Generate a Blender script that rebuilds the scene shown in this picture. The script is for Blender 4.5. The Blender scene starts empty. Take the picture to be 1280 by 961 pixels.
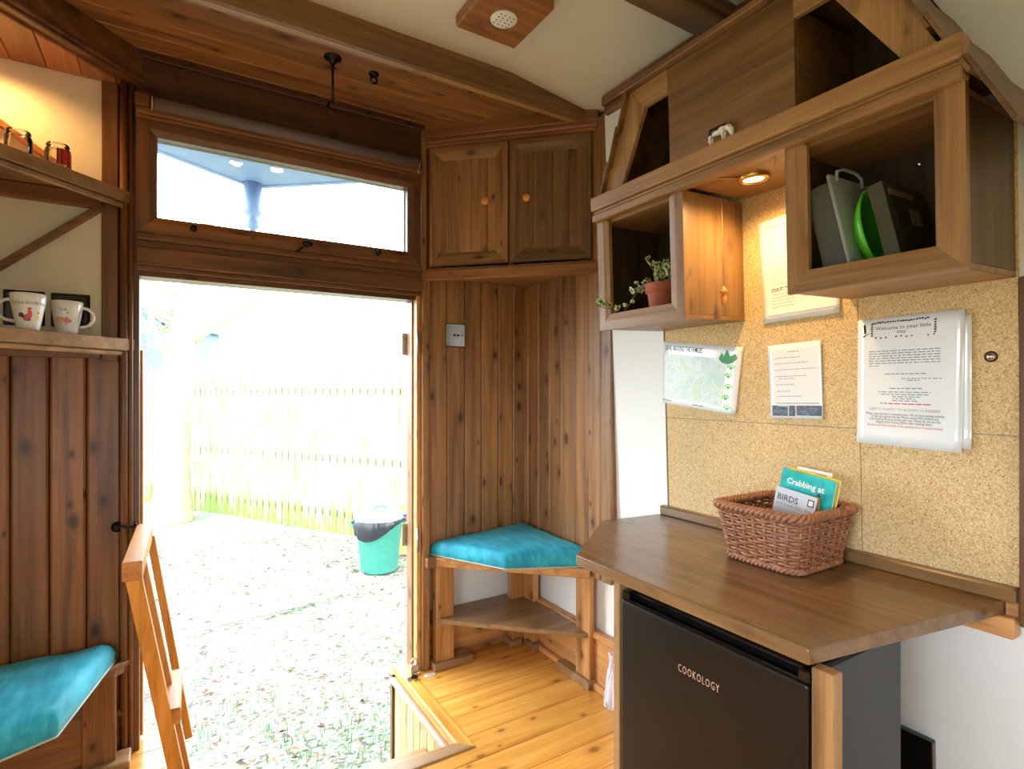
import bpy, bmesh, math, random
from mathutils import Matrix, Vector, noise
R = math.radians
random.seed(7)
scn = bpy.context.scene
COL = scn.collection

# ------------------------------------------------------------------ materials
def srgb(r, g, b):
    f = lambda c: (c / 255 / 12.92) if c / 255 <= .04045 else ((c / 255 + .055) / 1.055) ** 2.4
    return (f(r), f(g), f(b), 1)

class NT:
    def __init__(s, name):
        s.m = bpy.data.materials.new(name); s.m.use_nodes = True
        s.t = s.m.node_tree; s.t.nodes.clear()
        s.out = s.n('ShaderNodeOutputMaterial')
    def n(s, kind, **kw):
        x = s.t.nodes.new(kind)
        for k, v in kw.items():
            if k.startswith('i_'):
                key = k[2:]
                x.inputs[int(key) if key.isdigit() else key.replace('_', ' ')].default_value = v
            else:
                setattr(x, k, v)
        return x
    def l(s, a, b): s.t.links.new(a, b)
    def math(s, op, a, b=None, c=None):
        x = s.n('ShaderNodeMath', operation=op)
        for i, v in enumerate((a, b, c)):
            if v is None: continue
            if isinstance(v, (int, float)): x.inputs[i].default_value = v
            else: s.l(v, x.inputs[i])
        return x.outputs[0]
    def mix(s, fac, a, b, blend='MIX'):
        x = s.n('ShaderNodeMix', data_type='RGBA', blend_type=blend)
        for sock, v in ((x.inputs[0], fac), (x.inputs[6], a), (x.inputs[7], b)):
            if isinstance(v, (int, float, tuple)): sock.default_value = v
            else: s.l(v, sock)
        return x.outputs[2]
    def ramp(s, fac, stops):
        x = s.n('ShaderNodeValToRGB')
        e = x.color_ramp.elements
        while len(e) < len(stops): e.new(.5)
        for k, (p, c) in zip(e, stops):
            k.position = p; k.color = c if isinstance(c, tuple) else (c, c, c, 1)
        s.l(fac, x.inputs[0]); return x.outputs[0]

def plain(name, c, rough=.5, metal=0, spec=.5, coat=0, noise_amt=0, noise_scale=8, bump=0, bump_scale=60, emit=None, trans=0, alpha=1, sheen=0):
    t = NT(name)
    p = t.n('ShaderNodeBsdfPrincipled')
    p.inputs['Base Color'].default_value = c
    p.inputs['Roughness'].default_value = rough
    p.inputs['Metallic'].default_value = metal
    p.inputs['Specular IOR Level'].default_value = spec
    p.inputs['Coat Weight'].default_value = coat
    p.inputs['Transmission Weight'].default_value = trans
    p.inputs['Alpha'].default_value = alpha
    if sheen: p.inputs['Sheen Weight'].default_value = sheen
    tc = t.n('ShaderNodeTexCoord')
    if noise_amt:
        nz = t.n('ShaderNodeTexNoise', i_Scale=noise_scale, i_Detail=4.0)
        t.l(tc.outputs['Object'], nz.inputs['Vector'])
        d = tuple(x * (1 - noise_amt) for x in c[:3]) + (1,)
        l_ = tuple(min(1, x * (1 + noise_amt)) for x in c[:3]) + (1,)
        t.l(t.ramp(nz.outputs[0], [(.3, d), (.7, l_)]), p.inputs['Base Color'])
    if bump:
        nb = t.n('ShaderNodeTexNoise', i_Scale=bump_scale, i_Detail=3.0)
        t.l(tc.outputs['Object'], nb.inputs['Vector'])
        b = t.n('ShaderNodeBump', i_Strength=bump, i_Distance=.002)
        t.l(nb.outputs[0], b.inputs['Height']); t.l(b.outputs[0], p.inputs['Normal'])
    if emit:
        p.inputs['Emission Color'].default_value = emit[0]; p.inputs['Emission Strength'].default_value = emit[1]
    t.l(p.outputs[0], t.out.inputs[0])
    return t.m

_w = {}
WOODS = {  # name: (light, mid, dark, roughness, knot amount)
    'dark':  (srgb(138, 88, 48), srgb(108, 66, 36), srgb(70, 41, 23), .34, .8),
    'frieze': (srgb(98, 60, 32), srgb(78, 47, 26), srgb(50, 30, 18), .4, .8),
    'wains': (srgb(172, 124, 78), srgb(142, 98, 60), srgb(96, 64, 40), .34, 1),
    'left':  (srgb(158, 100, 52), srgb(132, 80, 41), srgb(88, 52, 28), .34, 1),
    'cab':   (srgb(176, 130, 80), srgb(152, 108, 64), srgb(108, 74, 42), .38, .5),
    'ply':   (srgb(150, 106, 54), srgb(126, 86, 42), srgb(88, 60, 30), .45, .1),
    'inside': (srgb(84, 60, 38), srgb(66, 46, 30), srgb(44, 31, 21), .5, .3),  # cabinet wood darkened in colour to stand for shade within the boxes
    'side':  (srgb(116, 88, 56), srgb(96, 72, 44), srgb(66, 48, 31), .42, .3),
    'corn':  (srgb(170, 112, 64), srgb(146, 92, 52), srgb(104, 63, 35), .36, .5),
    'floor': (srgb(228, 170, 86), srgb(216, 150, 66), srgb(182, 116, 48), .2, .8),
    'nose':  (srgb(226, 184, 150), srgb(206, 160, 124), srgb(156, 110, 78), .3, .4),
    'bench': (srgb(212, 156, 94), srgb(190, 130, 74), srgb(140, 90, 50), .38, 1),
    'shelf': (srgb(172, 132, 88), srgb(150, 110, 70), srgb(108, 76, 48), .38, .6),
    'desk':  (srgb(146, 108, 68), srgb(128, 92, 56), srgb(98, 68, 42), .22, .3),
    'pine':  (srgb(212, 144, 62), srgb(188, 118, 44), srgb(140, 82, 32), .38, 1),
    'panel': (srgb(206, 192, 146), srgb(184, 168, 118), srgb(136, 114, 74), .5, .5),
    'ceil':  (srgb(160, 108, 62), srgb(130, 84, 46), srgb(84, 54, 32), .34, .9),
    'beam':  (srgb(140, 98, 56), srgb(114, 78, 43), srgb(74, 50, 28), .42, .7),
}
def wood(kind, ax='z'):
    key = (kind, ax)
    if key in _w: return _w[key]
    li, mi, da, ro, kn = WOODS[kind]
    if kind not in ('floor', 'pine', 'panel'): li, mi, da = [(c_[0], c_[1] * 1.06, c_[2] * 1.12, 1) for c_ in (li, mi, da)]
    t = NT('wood_%s_%s' % key)
    tc = t.n('ShaderNodeTexCoord'); oi = t.n('ShaderNodeObjectInfo'); ge = t.n('ShaderNodeNewGeometry')
    rnd = t.math('ADD', ge.outputs['Random Per Island'], oi.outputs['Random'])
    off = t.math('MULTIPLY', rnd, 37.0)
    cb = t.n('ShaderNodeCombineXYZ'); [t.l(off, cb.inputs[i]) for i in range(3)]
    add = t.n('ShaderNodeVectorMath', operation='ADD'); t.l(tc.outputs['Object'], add.inputs[0]); t.l(cb.outputs[0], add.inputs[1])
    def mapped(across, along):
        mp = t.n('ShaderNodeMapping'); sc = [across] * 3; sc['xyz'.index(ax)] = along
        mp.inputs['Scale'].default_value = sc; t.l(add.outputs[0], mp.inputs[0]); return mp.outputs[0]
    a = t.n('ShaderNodeTexNoise', i_Scale=1.0, i_Detail=5.0, i_Roughness=.6, i_Distortion=.6); t.l(mapped(22, 1.3), a.inputs['Vector'])
    b = t.n('ShaderNodeTexNoise', i_Scale=1.0, i_Detail=3.0); t.l(mapped(190, 5), b.inputs['Vector'])
    c = t.n('ShaderNodeTexNoise', i_Scale=1.0, i_Detail=2.0); t.l(mapped(5, 1.6), c.inputs['Vector'])
    g = t.math('MULTIPLY_ADD', b.outputs[0], .22, t.math('MULTIPLY', a.outputs[0], .78))
    col = t.ramp(g, [(.30, da), (.47, mi), (.66, li)])
    # tone of each board and broad streaks of darker stain
    tone = t.math('MULTIPLY_ADD', t.math('FRACT', t.math('MULTIPLY', rnd, 7.31)), .34, .80)
    tone = t.math('MULTIPLY', tone, t.math('MULTIPLY_ADD', c.outputs[0], .5, .78))
    cc = t.n('ShaderNodeCombineColor'); [t.l(tone, cc.inputs[i]) for i in range(3)]
    col = t.mix(1.0, col, cc.outputs[0], 'MULTIPLY')
    if kn > .2:   # knots, laid out in the plane of each face
        axv = t.n('ShaderNodeCombineXYZ'); axv.inputs['xyz'.index(ax)].default_value = 1
        cr = t.n('ShaderNodeVectorMath', operation='CROSS_PRODUCT'); t.l(tc.outputs['Normal'], cr.inputs[0]); t.l(axv.outputs[0], cr.inputs[1])
        def dot(q):
            x = t.n('ShaderNodeVectorMath', operation='DOT_PRODUCT'); t.l(add.outputs[0], x.inputs[0]); t.l(q, x.inputs[1]); return x.outputs['Value']
        warp = t.math('MULTIPLY', t.math('SUBTRACT', a.outputs[0], .5), .012)
        pv = t.n('ShaderNodeCombineXYZ'); t.l(t.math('MULTIPLY', t.math('ADD', dot(cr.outputs[0]), warp), 10.5), pv.inputs[0]); t.l(t.math('MULTIPLY', dot(axv.outputs[0]), 6.0), pv.inputs[1])
        v = t.n('ShaderNodeTexVoronoi', feature='F1', voronoi_dimensions='2D', i_Scale=1.0, i_Randomness=1.0); t.l(pv.outputs[0], v.inputs['Vector'])
        sp = t.n('ShaderNodeSeparateColor'); t.l(v.outputs['Color'], sp.inputs[0])
        keep = t.math('GREATER_THAN', sp.outputs[0], .72 if kind in ('floor', 'dark', 'cab', 'desk', 'beam') else .55)
        big = t.math('MULTIPLY_ADD', sp.outputs[1], 1.0, .35)
        k = t.math('MULTIPLY', t.ramp(t.math('DIVIDE', v.outputs['Distance'], big), [(.05, 1.0), (.10, .75), (.15, .28), (.34, 0.0)]), keep)
        k = t.math('MULTIPLY', k, .88 * kn)
        col = t.mix(k, col, tuple(x * y for x, y in zip(da[:3], (.35, .26, .24))) + (1,))
    p = t.n('ShaderNodeBsdfPrincipled'); t.l(col, p.inputs['Base Color'])
    t.l(t.math('MULTIPLY_ADD', b.outputs[0], .16, ro - .06), p.inputs['Roughness'])
    bp = t.n('ShaderNodeBump', i_Strength=.12, i_Distance=.002); t.l(g, bp.inputs['Height']); t.l(bp.outputs[0], p.inputs['Normal'])
    t.l(p.outputs[0], t.out.inputs[0])
    _w[key] = t.m
    return t.m

def glass(name, tint=(1, 1, 1, 1), gloss=1.0, fac=None, rough=.0):
    t = NT(name)
    tr = t.n('ShaderNodeBsdfTransparent'); tr.inputs[0].default_value = tint
    gl = t.n('ShaderNodeBsdfGlossy'); gl.inputs['Roughness'].default_value = rough
    fr = t.n('ShaderNodeFresnel', i_IOR=1.45)
    mx = t.n('ShaderNodeMixShader')
    f = t.math('MULTIPLY', fr.outputs[0], gloss)
    if fac: f = t.math('ADD', f, fac)
    t.l(f, mx.inputs[0]); t.l(tr.outputs[0], mx.inputs[1]); t.l(gl.outputs[0], mx.inputs[2]); t.l(mx.outputs[0], t.out.inputs[0])
    return t.m

def cork():
    t = NT('cork'); tc = t.n('ShaderNodeTexCoord')
    v = t.n('ShaderNodeTexVoronoi', i_Scale=330.0); t.l(tc.outputs['Object'], v.inputs['Vector'])
    v2 = t.n('ShaderNodeTexNoise', i_Scale=130.0, i_Detail=5.0); t.l(tc.outputs['Object'], v2.inputs['Vector'])
    n3 = t.n('ShaderNodeTexNoise', i_Scale=4.0, i_Detail=3.0); t.l(tc.outputs['Object'], n3.inputs['Vector'])
    sp = t.n('ShaderNodeSeparateColor'); t.l(v.outputs['Color'], sp.inputs[0])
    c1 = t.ramp(sp.outputs[0], [(0, srgb(170, 128, 80)), (.07, srgb(208, 172, 120)), (.6, srgb(222, 190, 138)), (1, srgb(240, 216, 170))])
    c2 = t.ramp(v2.outputs[0], [(.26, .78), (.35, 1.0)])
    c = t.mix(1.0, c1, c2, 'MULTIPLY')
    c = t.mix(1.0, c, t.ramp(n3.outputs[0], [(.3, .88), (.7, 1.0)]), 'MULTIPLY')
    p = t.n('ShaderNodeBsdfPrincipled', i_Roughness=.8); t.l(c, p.inputs['Base Color'])
    bp = t.n('ShaderNodeBump', i_Strength=.25, i_Distance=.002); t.l(v2.outputs[0], bp.inputs['Height']); t.l(bp.outputs[0], p.inputs['Normal'])
    t.l(p.outputs[0], t.out.inputs[0]); return t.m

def velvet():
    t = NT('teal_velvet'); tc = t.n('ShaderNodeTexCoord')
    mp = t.n('ShaderNodeMapping'); mp.inputs['Scale'].default_value = (60, 9, 30); mp.inputs['Rotation'].default_value = (0, 0, .5); t.l(tc.outputs['Object'], mp.inputs[0])
    a = t.n('ShaderNodeTexNoise', i_Scale=1.0, i_Detail=6.0, i_Distortion=.4); t.l(mp.outputs[0], a.inputs['Vector'])
    b = t.n('ShaderNodeTexNoise', i_Scale=9.0, i_Detail=3.0); t.l(tc.outputs['Object'], b.inputs['Vector'])
    g = t.math('MULTIPLY_ADD', b.outputs[0], .6, t.math('MULTIPLY', a.outputs[0], .5))
    c = t.ramp(g, [(.34, srgb(0, 126, 156)), (.54, srgb(12, 160, 190)), (.74, srgb(60, 190, 212))])
    p = t.n('ShaderNodeBsdfPrincipled', i_Roughness=.62); p.inputs['Sheen Weight'].default_value = .35
    p.inputs['Sheen Tint'].default_value = srgb(150, 225, 240)
    t.l(c, p.inputs['Base Color'])
    bp = t.n('ShaderNodeBump', i_Strength=.25, i_Distance=.003); t.l(g, bp.inputs['Height']); t.l(bp.outputs[0], p.inputs['Normal'])
    t.l(p.outputs[0], t.out.inputs[0]); return t.m

MT = dict(
    plaster=plain('cool_white_wall', srgb(238, 240, 240), .55, noise_amt=.02, noise_scale=3, bump=.08, bump_scale=25),
    cream=plain('cream_wall', srgb(228, 218, 196), .6, noise_amt=.03, noise_scale=4, bump=.1, bump_scale=18),
    ceilw=plain('ceiling_white', srgb(216, 206, 188), .7, noise_amt=.02, noise_scale=2),
    black=plain('black_iron', srgb(26, 26, 28), .25, metal=.5),
    chrome=plain('chrome', srgb(200, 200, 205), .12, metal=1),
    steel=plain('brushed_hinge_steel', srgb(190, 184, 178), .35, metal=.8),
    nickel=plain('dark_nickel', srgb(70, 66, 64), .12, metal=.9),
    blind=plain('roller_fabric_grey', srgb(108, 98, 98), .5, bump=.2, bump_scale=200),
    white=plain('white_plastic', srgb(235, 235, 230), .4),
    porcelain=plain('porcelain', srgb(240, 240, 238), .12, coat=.5),
    paper=plain('white_paper', srgb(246, 248, 254), .5),
    lam=plain('laminated_paper', srgb(244, 248, 255), .14, coat=.6),
    ink=plain('grey_ink', srgb(70, 74, 84), .6),
    inkl=plain('pale_ink', srgb(150, 156, 168), .6),
    inkr=plain('red_ink', srgb(225, 70, 80), .6),
    inkb=plain('dark_blue_ink', srgb(50, 62, 90), .6),
    green=plain('paw_green', srgb(70, 200, 60), .5),
    fridge=plain('dark_brushed_steel', srgb(54, 50, 48), .34, metal=.85),
    fridgeb=plain('black_gloss_plastic', srgb(12, 13, 17), .12, coat=.5),
    fridges=plain('black_cabinet_side', srgb(34, 35, 38), .42),
    copper=plain('rose_copper_letters', srgb(236, 196, 170), .3, metal=.3),
    cork=cork(), velvet=velvet(),
    piping=plain('pale_piping', srgb(176, 190, 182), .7),
    wicker=plain('brown_wicker', srgb(156, 104, 74), .42, noise_amt=.35, noise_scale=60),
    terracotta=plain('terracotta', srgb(176, 96, 74), .7, noise_amt=.1, noise_scale=30),
    soil=plain('potting_soil', srgb(50, 36, 28), .9),
    brass=plain('brass_ring', srgb(226, 180, 100), .25, metal=.9),
    lampglow=plain('warm_lamp_disc', (1, .9, .6, 1), .4, emit=((1, .78, .42, 1), 22)),
    string=plain('cord', srgb(190, 150, 100), .7),
    turned=plain('turned_pine', srgb(226, 150, 84), .35, noise_amt=.12, noise_scale=30),
    shingle=wood('beam', 'y'),
)

# ------------------------------------------------------------------ mesh builder
class B:
    """collects shapes into one mesh"""
    def __init__(s, T=None): s.bm = bmesh.new(); s.T = T or Matrix(); s.sm = []
    def _v(s, p): return s.bm.verts.new(s.T @ Vector(p))
    def _f(s, vs, m=0, sm=False):
        try: f = s.bm.faces.new(vs)
        except ValueError: return None
        f.material_index = m; f.smooth = sm; return f
    def _bev(s, faces, b, seg=1):
        if b > 0:
            es = {e for f in faces if f for e in f.edges}
            r = bmesh.ops.bevel(s.bm, geom=list(es), offset=b, segments=seg, affect='EDGES', profile=.5, clamp_overlap=True)
            return r
    def hull8(s, c, m=0, b=0, seg=1):
        """8 corners: bottom loop 0-3, top loop 4-7"""
        v = [s._v(p) for p in c]
        fs = [s._f([v[i] for i in q], m) for q in ((3, 2, 1, 0), (4, 5, 6, 7), (0, 1, 5, 4), (1, 2, 6, 5), (2, 3, 7, 6), (3, 0, 4, 7))]
        s._bev(fs, b, seg); return s
    def box(s, x0, x1, y0, y1, z0, z1, b=.0015, m=0, seg=1):
        return s.hull8([(x0, y0, z0), (x1, y0, z0), (x1, y1, z0), (x0, y1, z0), (x0, y0, z1), (x1, y0, z1), (x1, y1, z1), (x0, y1, z1)], m, b, seg)
    def prism(s, pts, a0, a1, axis='z', b=.0015, m=0, seg=1):
        def P(p, a):
            return {'z': (p[0], p[1], a), 'x': (a, p[0], p[1]), 'y': (p[0], a, p[1])}[axis]
        lo = [s._v(P(p, a0)) for p in pts]; hi = [s._v(P(p, a1)) for p in pts]; n = len(pts)
        fs = [s._f(lo[::-1], m), s._f(hi, m)] + [s._f([lo[i], lo[(i + 1) % n], hi[(i + 1) % n], hi[i]], m) for i in range(n)]
        s._bev(fs, b, seg); return s
    def bar(s, p0, p1, w, h, up=(0, 0, 1), b=.002, m=0):
        p0, p1 = Vector(p0), Vector(p1); d = (p1 - p0).normalized(); up = Vector(up)
        x = d.cross(up).normalized(); u = x.cross(d).normalized()
        c = []
        for q in (-h / 2, h / 2):
            for (e, k) in ((p0, -1), (p1, -1), (p1, 1), (p0, 1)): c.append(e + x * (k * w / 2) + u * q)
        return s.hull8([tuple(v) for v in c], m, b)
    def tube(s, path, r, n=8, m=0, cap=True, closed=False):
        P = [Vector(p) for p in path]; N = len(P); rr = r if isinstance(r, (list, tuple)) else [r] * N
        rings = []; nrm = None
        for i, p in enumerate(P):
            a = P[(i - 1) % N] if (closed or i) else P[0]; c = P[(i + 1) % N] if (closed or i < N - 1) else P[-1]
            d = (c - a).normalized()
            if nrm is None: nrm = d.orthogonal().normalized()
            nrm = (nrm - d * nrm.dot(d)).normalized(); bn = d.cross(nrm)
            rings.append([s._v(p + (nrm * math.cos(2 * math.pi * k / n) + bn * math.sin(2 * math.pi * k / n)) * rr[i]) for k in range(n)])
        for i in range(N if closed else N - 1):
            A, C = rings[i], rings[(i + 1) % N]
            for k in range(n): s._f([A[k], A[(k + 1) % n], C[(k + 1) % n], C[k]], m, True)
        if cap and not closed: s._f(rings[0][::-1], m); s._f(rings[-1], m)
        return s
    def lathe(s, prof, c=(0, 0, 0), n=32, axis='z', m=0, cap=True, mf=None):
        c = Vector(c); rings = []
        for (r, h) in prof:
            ring = []
            for k in range(n):
                a = 2 * math.pi * k / n; x, y = r * math.cos(a), r * math.sin(a)
                p = {'z': (x, y, h), 'x': (h, x, y), 'y': (x, h, y)}[axis]
                ring.append(s._v(c + Vector(p)))
            rings.append(ring)
        for i in range(len(rings) - 1):
            mm = mf(i) if mf else m
            for k in range(n): s._f([rings[i][k], rings[i][(k + 1) % n], rings[i + 1][(k + 1) % n], rings[i + 1][k]], mm, True)
        if cap: s._f(rings[0][::-1], m); s._f(rings[-1], m)
        return s
    def ell(s, c, r, m=0, u=12, v=8, rot=None):
        M = (Matrix.Translation(c) @ (rot.to_4x4() if rot else Matrix())) @ Matrix.Diagonal((*r, 1))
        g = bmesh.ops.create_uvsphere(s.bm, u_segments=u, v_segments=v, radius=1, matrix=s.T @ M)
        for vv in g['verts']:
            for f in vv.link_faces: f.material_index = m; f.smooth = True
        return s
    def poly(s, pts, m=0): s._f([s._v(p) for p in pts], m); return s
    def frame4(s, u0, u1, v0, v1, w, d0, d1, ch=.35, sink=.006, mv=0, mh=1, top=True, wt=None):
        """mitred frame in the (u, v) plane, d = depth (d0 face towards the room)"""
        O = [(u0, v0), (u1, v0), (u1, v1), (u0, v1)]
        wt = w if wt is None else wt
        ins = lambda k: [(u0 + w * k, v0 + w * k), (u1 - w * k, v0 + w * k), (u1 - w * k, v1 - wt * k), (u0 + w * k, v1 - wt * k)]
        Mi, I = ins(1 - ch), ins(1)
        for i in range(4):
            if i == 2 and not top: continue
            j = (i + 1) % 4; m = mh if i in (0, 2) else mv
            P = lambda q, d: s._v((q[0], d, q[1]))
            a = [P(O[i], d0), P(O[j], d0), P(Mi[j], d0), P(Mi[i], d0), P(I[i], d0 + sink), P(I[j], d0 + sink)]
            k = [P(O[i], d1), P(O[j], d1), P(I[j], d1), P(I[i], d1)]
            for q in ([a[0], a[1], a[2], a[3]], [a[3], a[2], a[5], a[4]], [k[3], k[2], k[1], k[0]], [a[0], k[0], k[1], a[1]],
                      [a[4], a[5], k[2], k[3]], [a[0], a[3], a[4], k[3], k[0]], [a[1], k[1], k[2], a[5], a[2]]):
                s._f(q, m)
        return s
    def obj(s, name, mats, parent=None, loc=None, rot=None, **tags):
        bmesh.ops.recalc_face_normals(s.bm, faces=s.bm.faces[:])
        me = bpy.data.meshes.new(name); s.bm.to_mesh(me); s.bm.free()
        for m in (mats if isinstance(mats, (list, tuple)) else [mats]): me.materials.append(m)
        o = bpy.data.objects.new(name, me); COL.objects.link(o)
        if parent: o.parent = parent
        if loc: o.location = loc
        if rot: o.rotation_euler = rot
        for k, v in tags.items(): o[k] = v
        return o

def thing(name, label, cat, loc=(0, 0, 0), rot=(0, 0, 0), group=None):
    o = bpy.data.objects.new(name, None); COL.objects.link(o); o.empty_display_size = .05
    o.location = loc; o.rotation_euler = rot; o['label'] = label; o['category'] = cat
    if group: o['group'] = group
    return o
def off(loc): return Matrix.Translation(-Vector(loc))
def struct(o, label=None, cat=None):
    o['kind'] = 'structure'
    if label: o['label'] = label
    if cat: o['category'] = cat
    return o
SWAP = Matrix(((0, 1, 0, 0), (1, 0, 0, 0), (0, 0, 1, 0), (0, 0, 0, 1)))   # (u, d, v) -> (x=d, y=u, z=v)
def grow(o, mod):  # apply a modifier stack to a mesh in place
    dg = bpy.context.evaluated_depsgraph_get(); dg.update()
    me = bpy.data.meshes.new_from_object(o.evaluated_get(dg)); o.modifiers.clear(); o.data = me
    return o

def text_mesh(txt, size, mat, place, name, parent, align='CENTER', extrude=0.0002, offset=0, space=1.0, scx=1.0, **tags):
    """lettering as a mesh; place(x, y, h) maps flat lettering coordinates to the surface"""
    cu = bpy.data.curves.new('t', 'FONT'); cu.body = txt; cu.size = size; cu.align_x = align; cu.extrude = 0
    cu.offset = offset; cu.space_character = space; cu.resolution_u = 2
    o = bpy.data.objects.new('t', cu); COL.objects.link(o)
    dg = bpy.context.evaluated_depsgraph_get(); dg.update()
    me = bpy.data.meshes.new_from_object(o.evaluated_get(dg))
    COL.objects.unlink(o); bpy.data.objects.remove(o)
    for v in me.vertices: v.co = place(v.co.x * scx, v.co.y, extrude)
    me.materials.clear(); me.materials.append(mat)
    me.name = name
    r = bpy.data.objects.new(name, me); COL.objects.link(r)
    if parent: r.parent = parent
    for k, v in tags.items(): r[k] = v
    return r

# ================================================================== CAMERA
cam = bpy.data.cameras.new('camera'); camo = bpy.data.objects.new('camera', cam); COL.objects.link(camo); scn.camera = camo
cam.sensor_width = 36; cam.lens = 36 * 691 / 1280; cam.clip_start = .02; cam.clip_end = 200
cam.shift_y = 5.5 / 1280
camo.location = (0, 0, 1.35); camo.rotation_euler = (R(90), 0, R(-31.65))

# ================================================================== ROOM SHELL
BY = 2.5          # face of the panelling on the end wall
TILT = math.atan(.035)
def wallX(z): return 1.645 - .035 * (z - .88)

# floor: boards along x with the step well left open at the door
b = B(); y = -1.3; wf = .137; y0 = 1.916 - .137 * 24
for k in range(40):
    a, c = y0 + wf * k, y0 + wf * (k + 1)
    if c < -1.3 or a > 2.62: continue
    a = max(a, -1.3); c = min(c, 2.62)
    if c < 1.93: segs = [(-.85, 1.72)]
    else: segs = [(-.85, .03), (.955, 1.72)]
    for (p, q) in segs: b.box(p, q, a + .0006, c - .0006, -.022, 0, .0018)
struct(b.obj('floor', wood('floor', 'x')), 'varnished honey coloured pine floorboards', 'floor')
b = B(); b.box(-.85, 1.72, -1.3, 1.87, -.12, -.023, 0); b.box(-.85, .02, 1.87, 2.62, -.12, -.023, 0); b.box(.965, 1.72, 1.87, 2.62, -.12, -.023, 0)  # unseen base under the boards, added to block light from below
struct(b.obj('floor.001', wood('beam', 'x')), 'unseen dark base added under the pine boards to block light', 'floor')

# white base of the end wall with door and window openings
b = B(); W0, W1 = 2.57, 2.62
b.box(-.85, -.12, W0, W1, -.12, 2.7, 0); b.box(1.02, 1.75, W0, W1, -.12, 2.7, 0)
b.box(-.12, 1.02, W0, W1, 1.80, 1.96, 0); b.box(-.12, 1.02, W0, W1, 2.33, 2.7, 0)
struct(b.obj('wall_back', MT['plaster']), 'white end wall around the doorway, bare below the corner bench', 'wall')
b = B(); b.box(-.85, -.17, BY, W0, 1.505, 2.48, 0)
struct(b.obj('wall_back.001', MT['cream']), 'cream painted wall behind the corner shelves', 'wall')
# panelling left of the door
b = B(); x = -.157
while x > -.8: b.box(x - .104 + .002, x - .002, BY, W0 - .03, .16, 1.50, .007); x -= .104
b.box(-.80, -.157, W0 - .028, W0, .16, 1.5, 0)
struct(b.obj('wall_back.002', wood('left', 'z')), 'brown stained tongue and groove boards left of the doorway', 'wall')
# panelling right of the door
b = B(); xs = [1.058, 1.164, 1.262, 1.358, 1.458, 1.547, 1.64]
for p, q in zip(xs, xs[1:]): b.box(p + .0014, q - .0014, BY, W0, .5, 1.9, .0055)
struct(b.obj('wall_back.003', wood('wains', 'z')), 'knotty brown boards between the doorway and the right corner', 'wall')
b = B(); ys = [2.51, 2.465, 2.367, 2.268, 2.167, 2.061, 1.961]
for p, q in zip(ys, ys[1:]): b.box(1.62, 1.66, q + .0014, p - .0014, .5, 1.9, .0055)
ys = [1.961, 1.873, 1.802]
for p, q in zip(ys, ys[1:]): b.box(1.613, 1.66, q + .0008, p - .0008, .5, 2.56, .006)
struct(b.obj('wall_right.001', wood('wains', 'z')), 'knotty brown boards on the right wall beside the white wall', 'wall')
# right wall, leaning slightly in at the top
YS = 1.815
b = B(); b.hull8([(wallX(-.12), -1.3, -.12), (1.78, -1.3, -.12), (1.78, YS, -.12), (wallX(-.12), YS, -.12),
                  (wallX(2.7), -1.3, 2.7), (1.78, -1.3, 2.7), (1.78, YS, 2.7), (wallX(2.7), YS, 2.7)])
b.box(1.672, 1.78, YS, 2.6, -.12, 2.7, 0)
struct(b.obj('wall_right', MT['plaster']), 'white painted right wall behind the desk', 'wall')
# left wall and rear wall, each with a window to let daylight in
b = B(); b.box(-.85, -.76, -1.3, -.45, -.12, 2.7, 0); b.box(-.85, -.76, .85, 2.6, -.12, 2.7, 0); b.box(-.85, -.76, -.45, .85, -.12, .75, 0); b.box(-.85, -.76, -.45, .85, 1.5, 2.7, 0)
struct(b.obj('wall_left', MT['cream']), 'cream left wall with a side window', 'wall')
b = B(); b.box(-.85, 1.75, -1.38, -1.3, -.12, .8, 0); b.box(-.85, 1.75, -1.38, -1.3, 1.35, 2.7, 0); b.box(-.85, -.05, -1.38, -1.3, .8, 1.35, 0); b.box(.65, 1.75, -1.38, -1.3, .8, 1.35, 0)
struct(b.obj('wall_rear', MT['cream']), 'cream wall behind the viewer with a wide window', 'wall')
# ceiling
b = B(); b.box(-.85, 1.78, -1.38, 2.62, 2.65, 2.72, 0)
b.hull8([(1.15, -1.3, 2.652), (1.64, -1.3, 2.588), (1.64, -1.3, 2.66), (1.15, -1.3, 2.66), (1.15, 1.93, 2.652), (1.64, 1.93, 2.588), (1.64, 1.93, 2.66), (1.15, 1.93, 2.66)])
struct(b.obj('ceiling', MT['ceilw']), 'off white painted ceiling between the timber beams', 'ceiling')
b = B(); y = 1.965
while y < 2.52: b.box(-.85, 1.66, y + .0012, min(y + .098, 2.57) - .0012, 2.61, 2.649, .004); y += .098
struct(b.obj('ceiling.001', wood('ceil', 'x')), 'knotty brown boards lining the ceiling above the doorway', 'ceiling')
# beams
b = B(); b.box(-.85, 1.617, 1.93, 1.948, 2.547, 2.65, .003); b.box(-.85, 1.617, 1.949, 1.985, 2.549, 2.61, .003, 1)
struct(b.obj('trim_1', [wood('beam', 'x'), wood('cab', 'x')]), 'brown ceiling beam over the edge of the boarded ceiling', 'beam')
b = B(); b.box(-.85, 1.60, 1.15, 1.285, 2.56, 2.65, .004); b.box(-.85, 1.60, 1.165, 1.27, 2.545, 2.56, .003)
struct(b.obj('trim_2', wood('beam', 'x')), 'brown ceiling beam running over the house shaped cabinet', 'beam')
b = B(); b.box(1.553, 1.60, -1.3, 1.80, 2.55, 2.588, .004); b.box(1.567, 1.60, -1.3, 1.80, 2.515, 2.55, .006)
struct(b.obj('trim_3', wood('dark', 'y')), 'moulded timber rail high on the right wall near the ceiling', 'trim')

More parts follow.
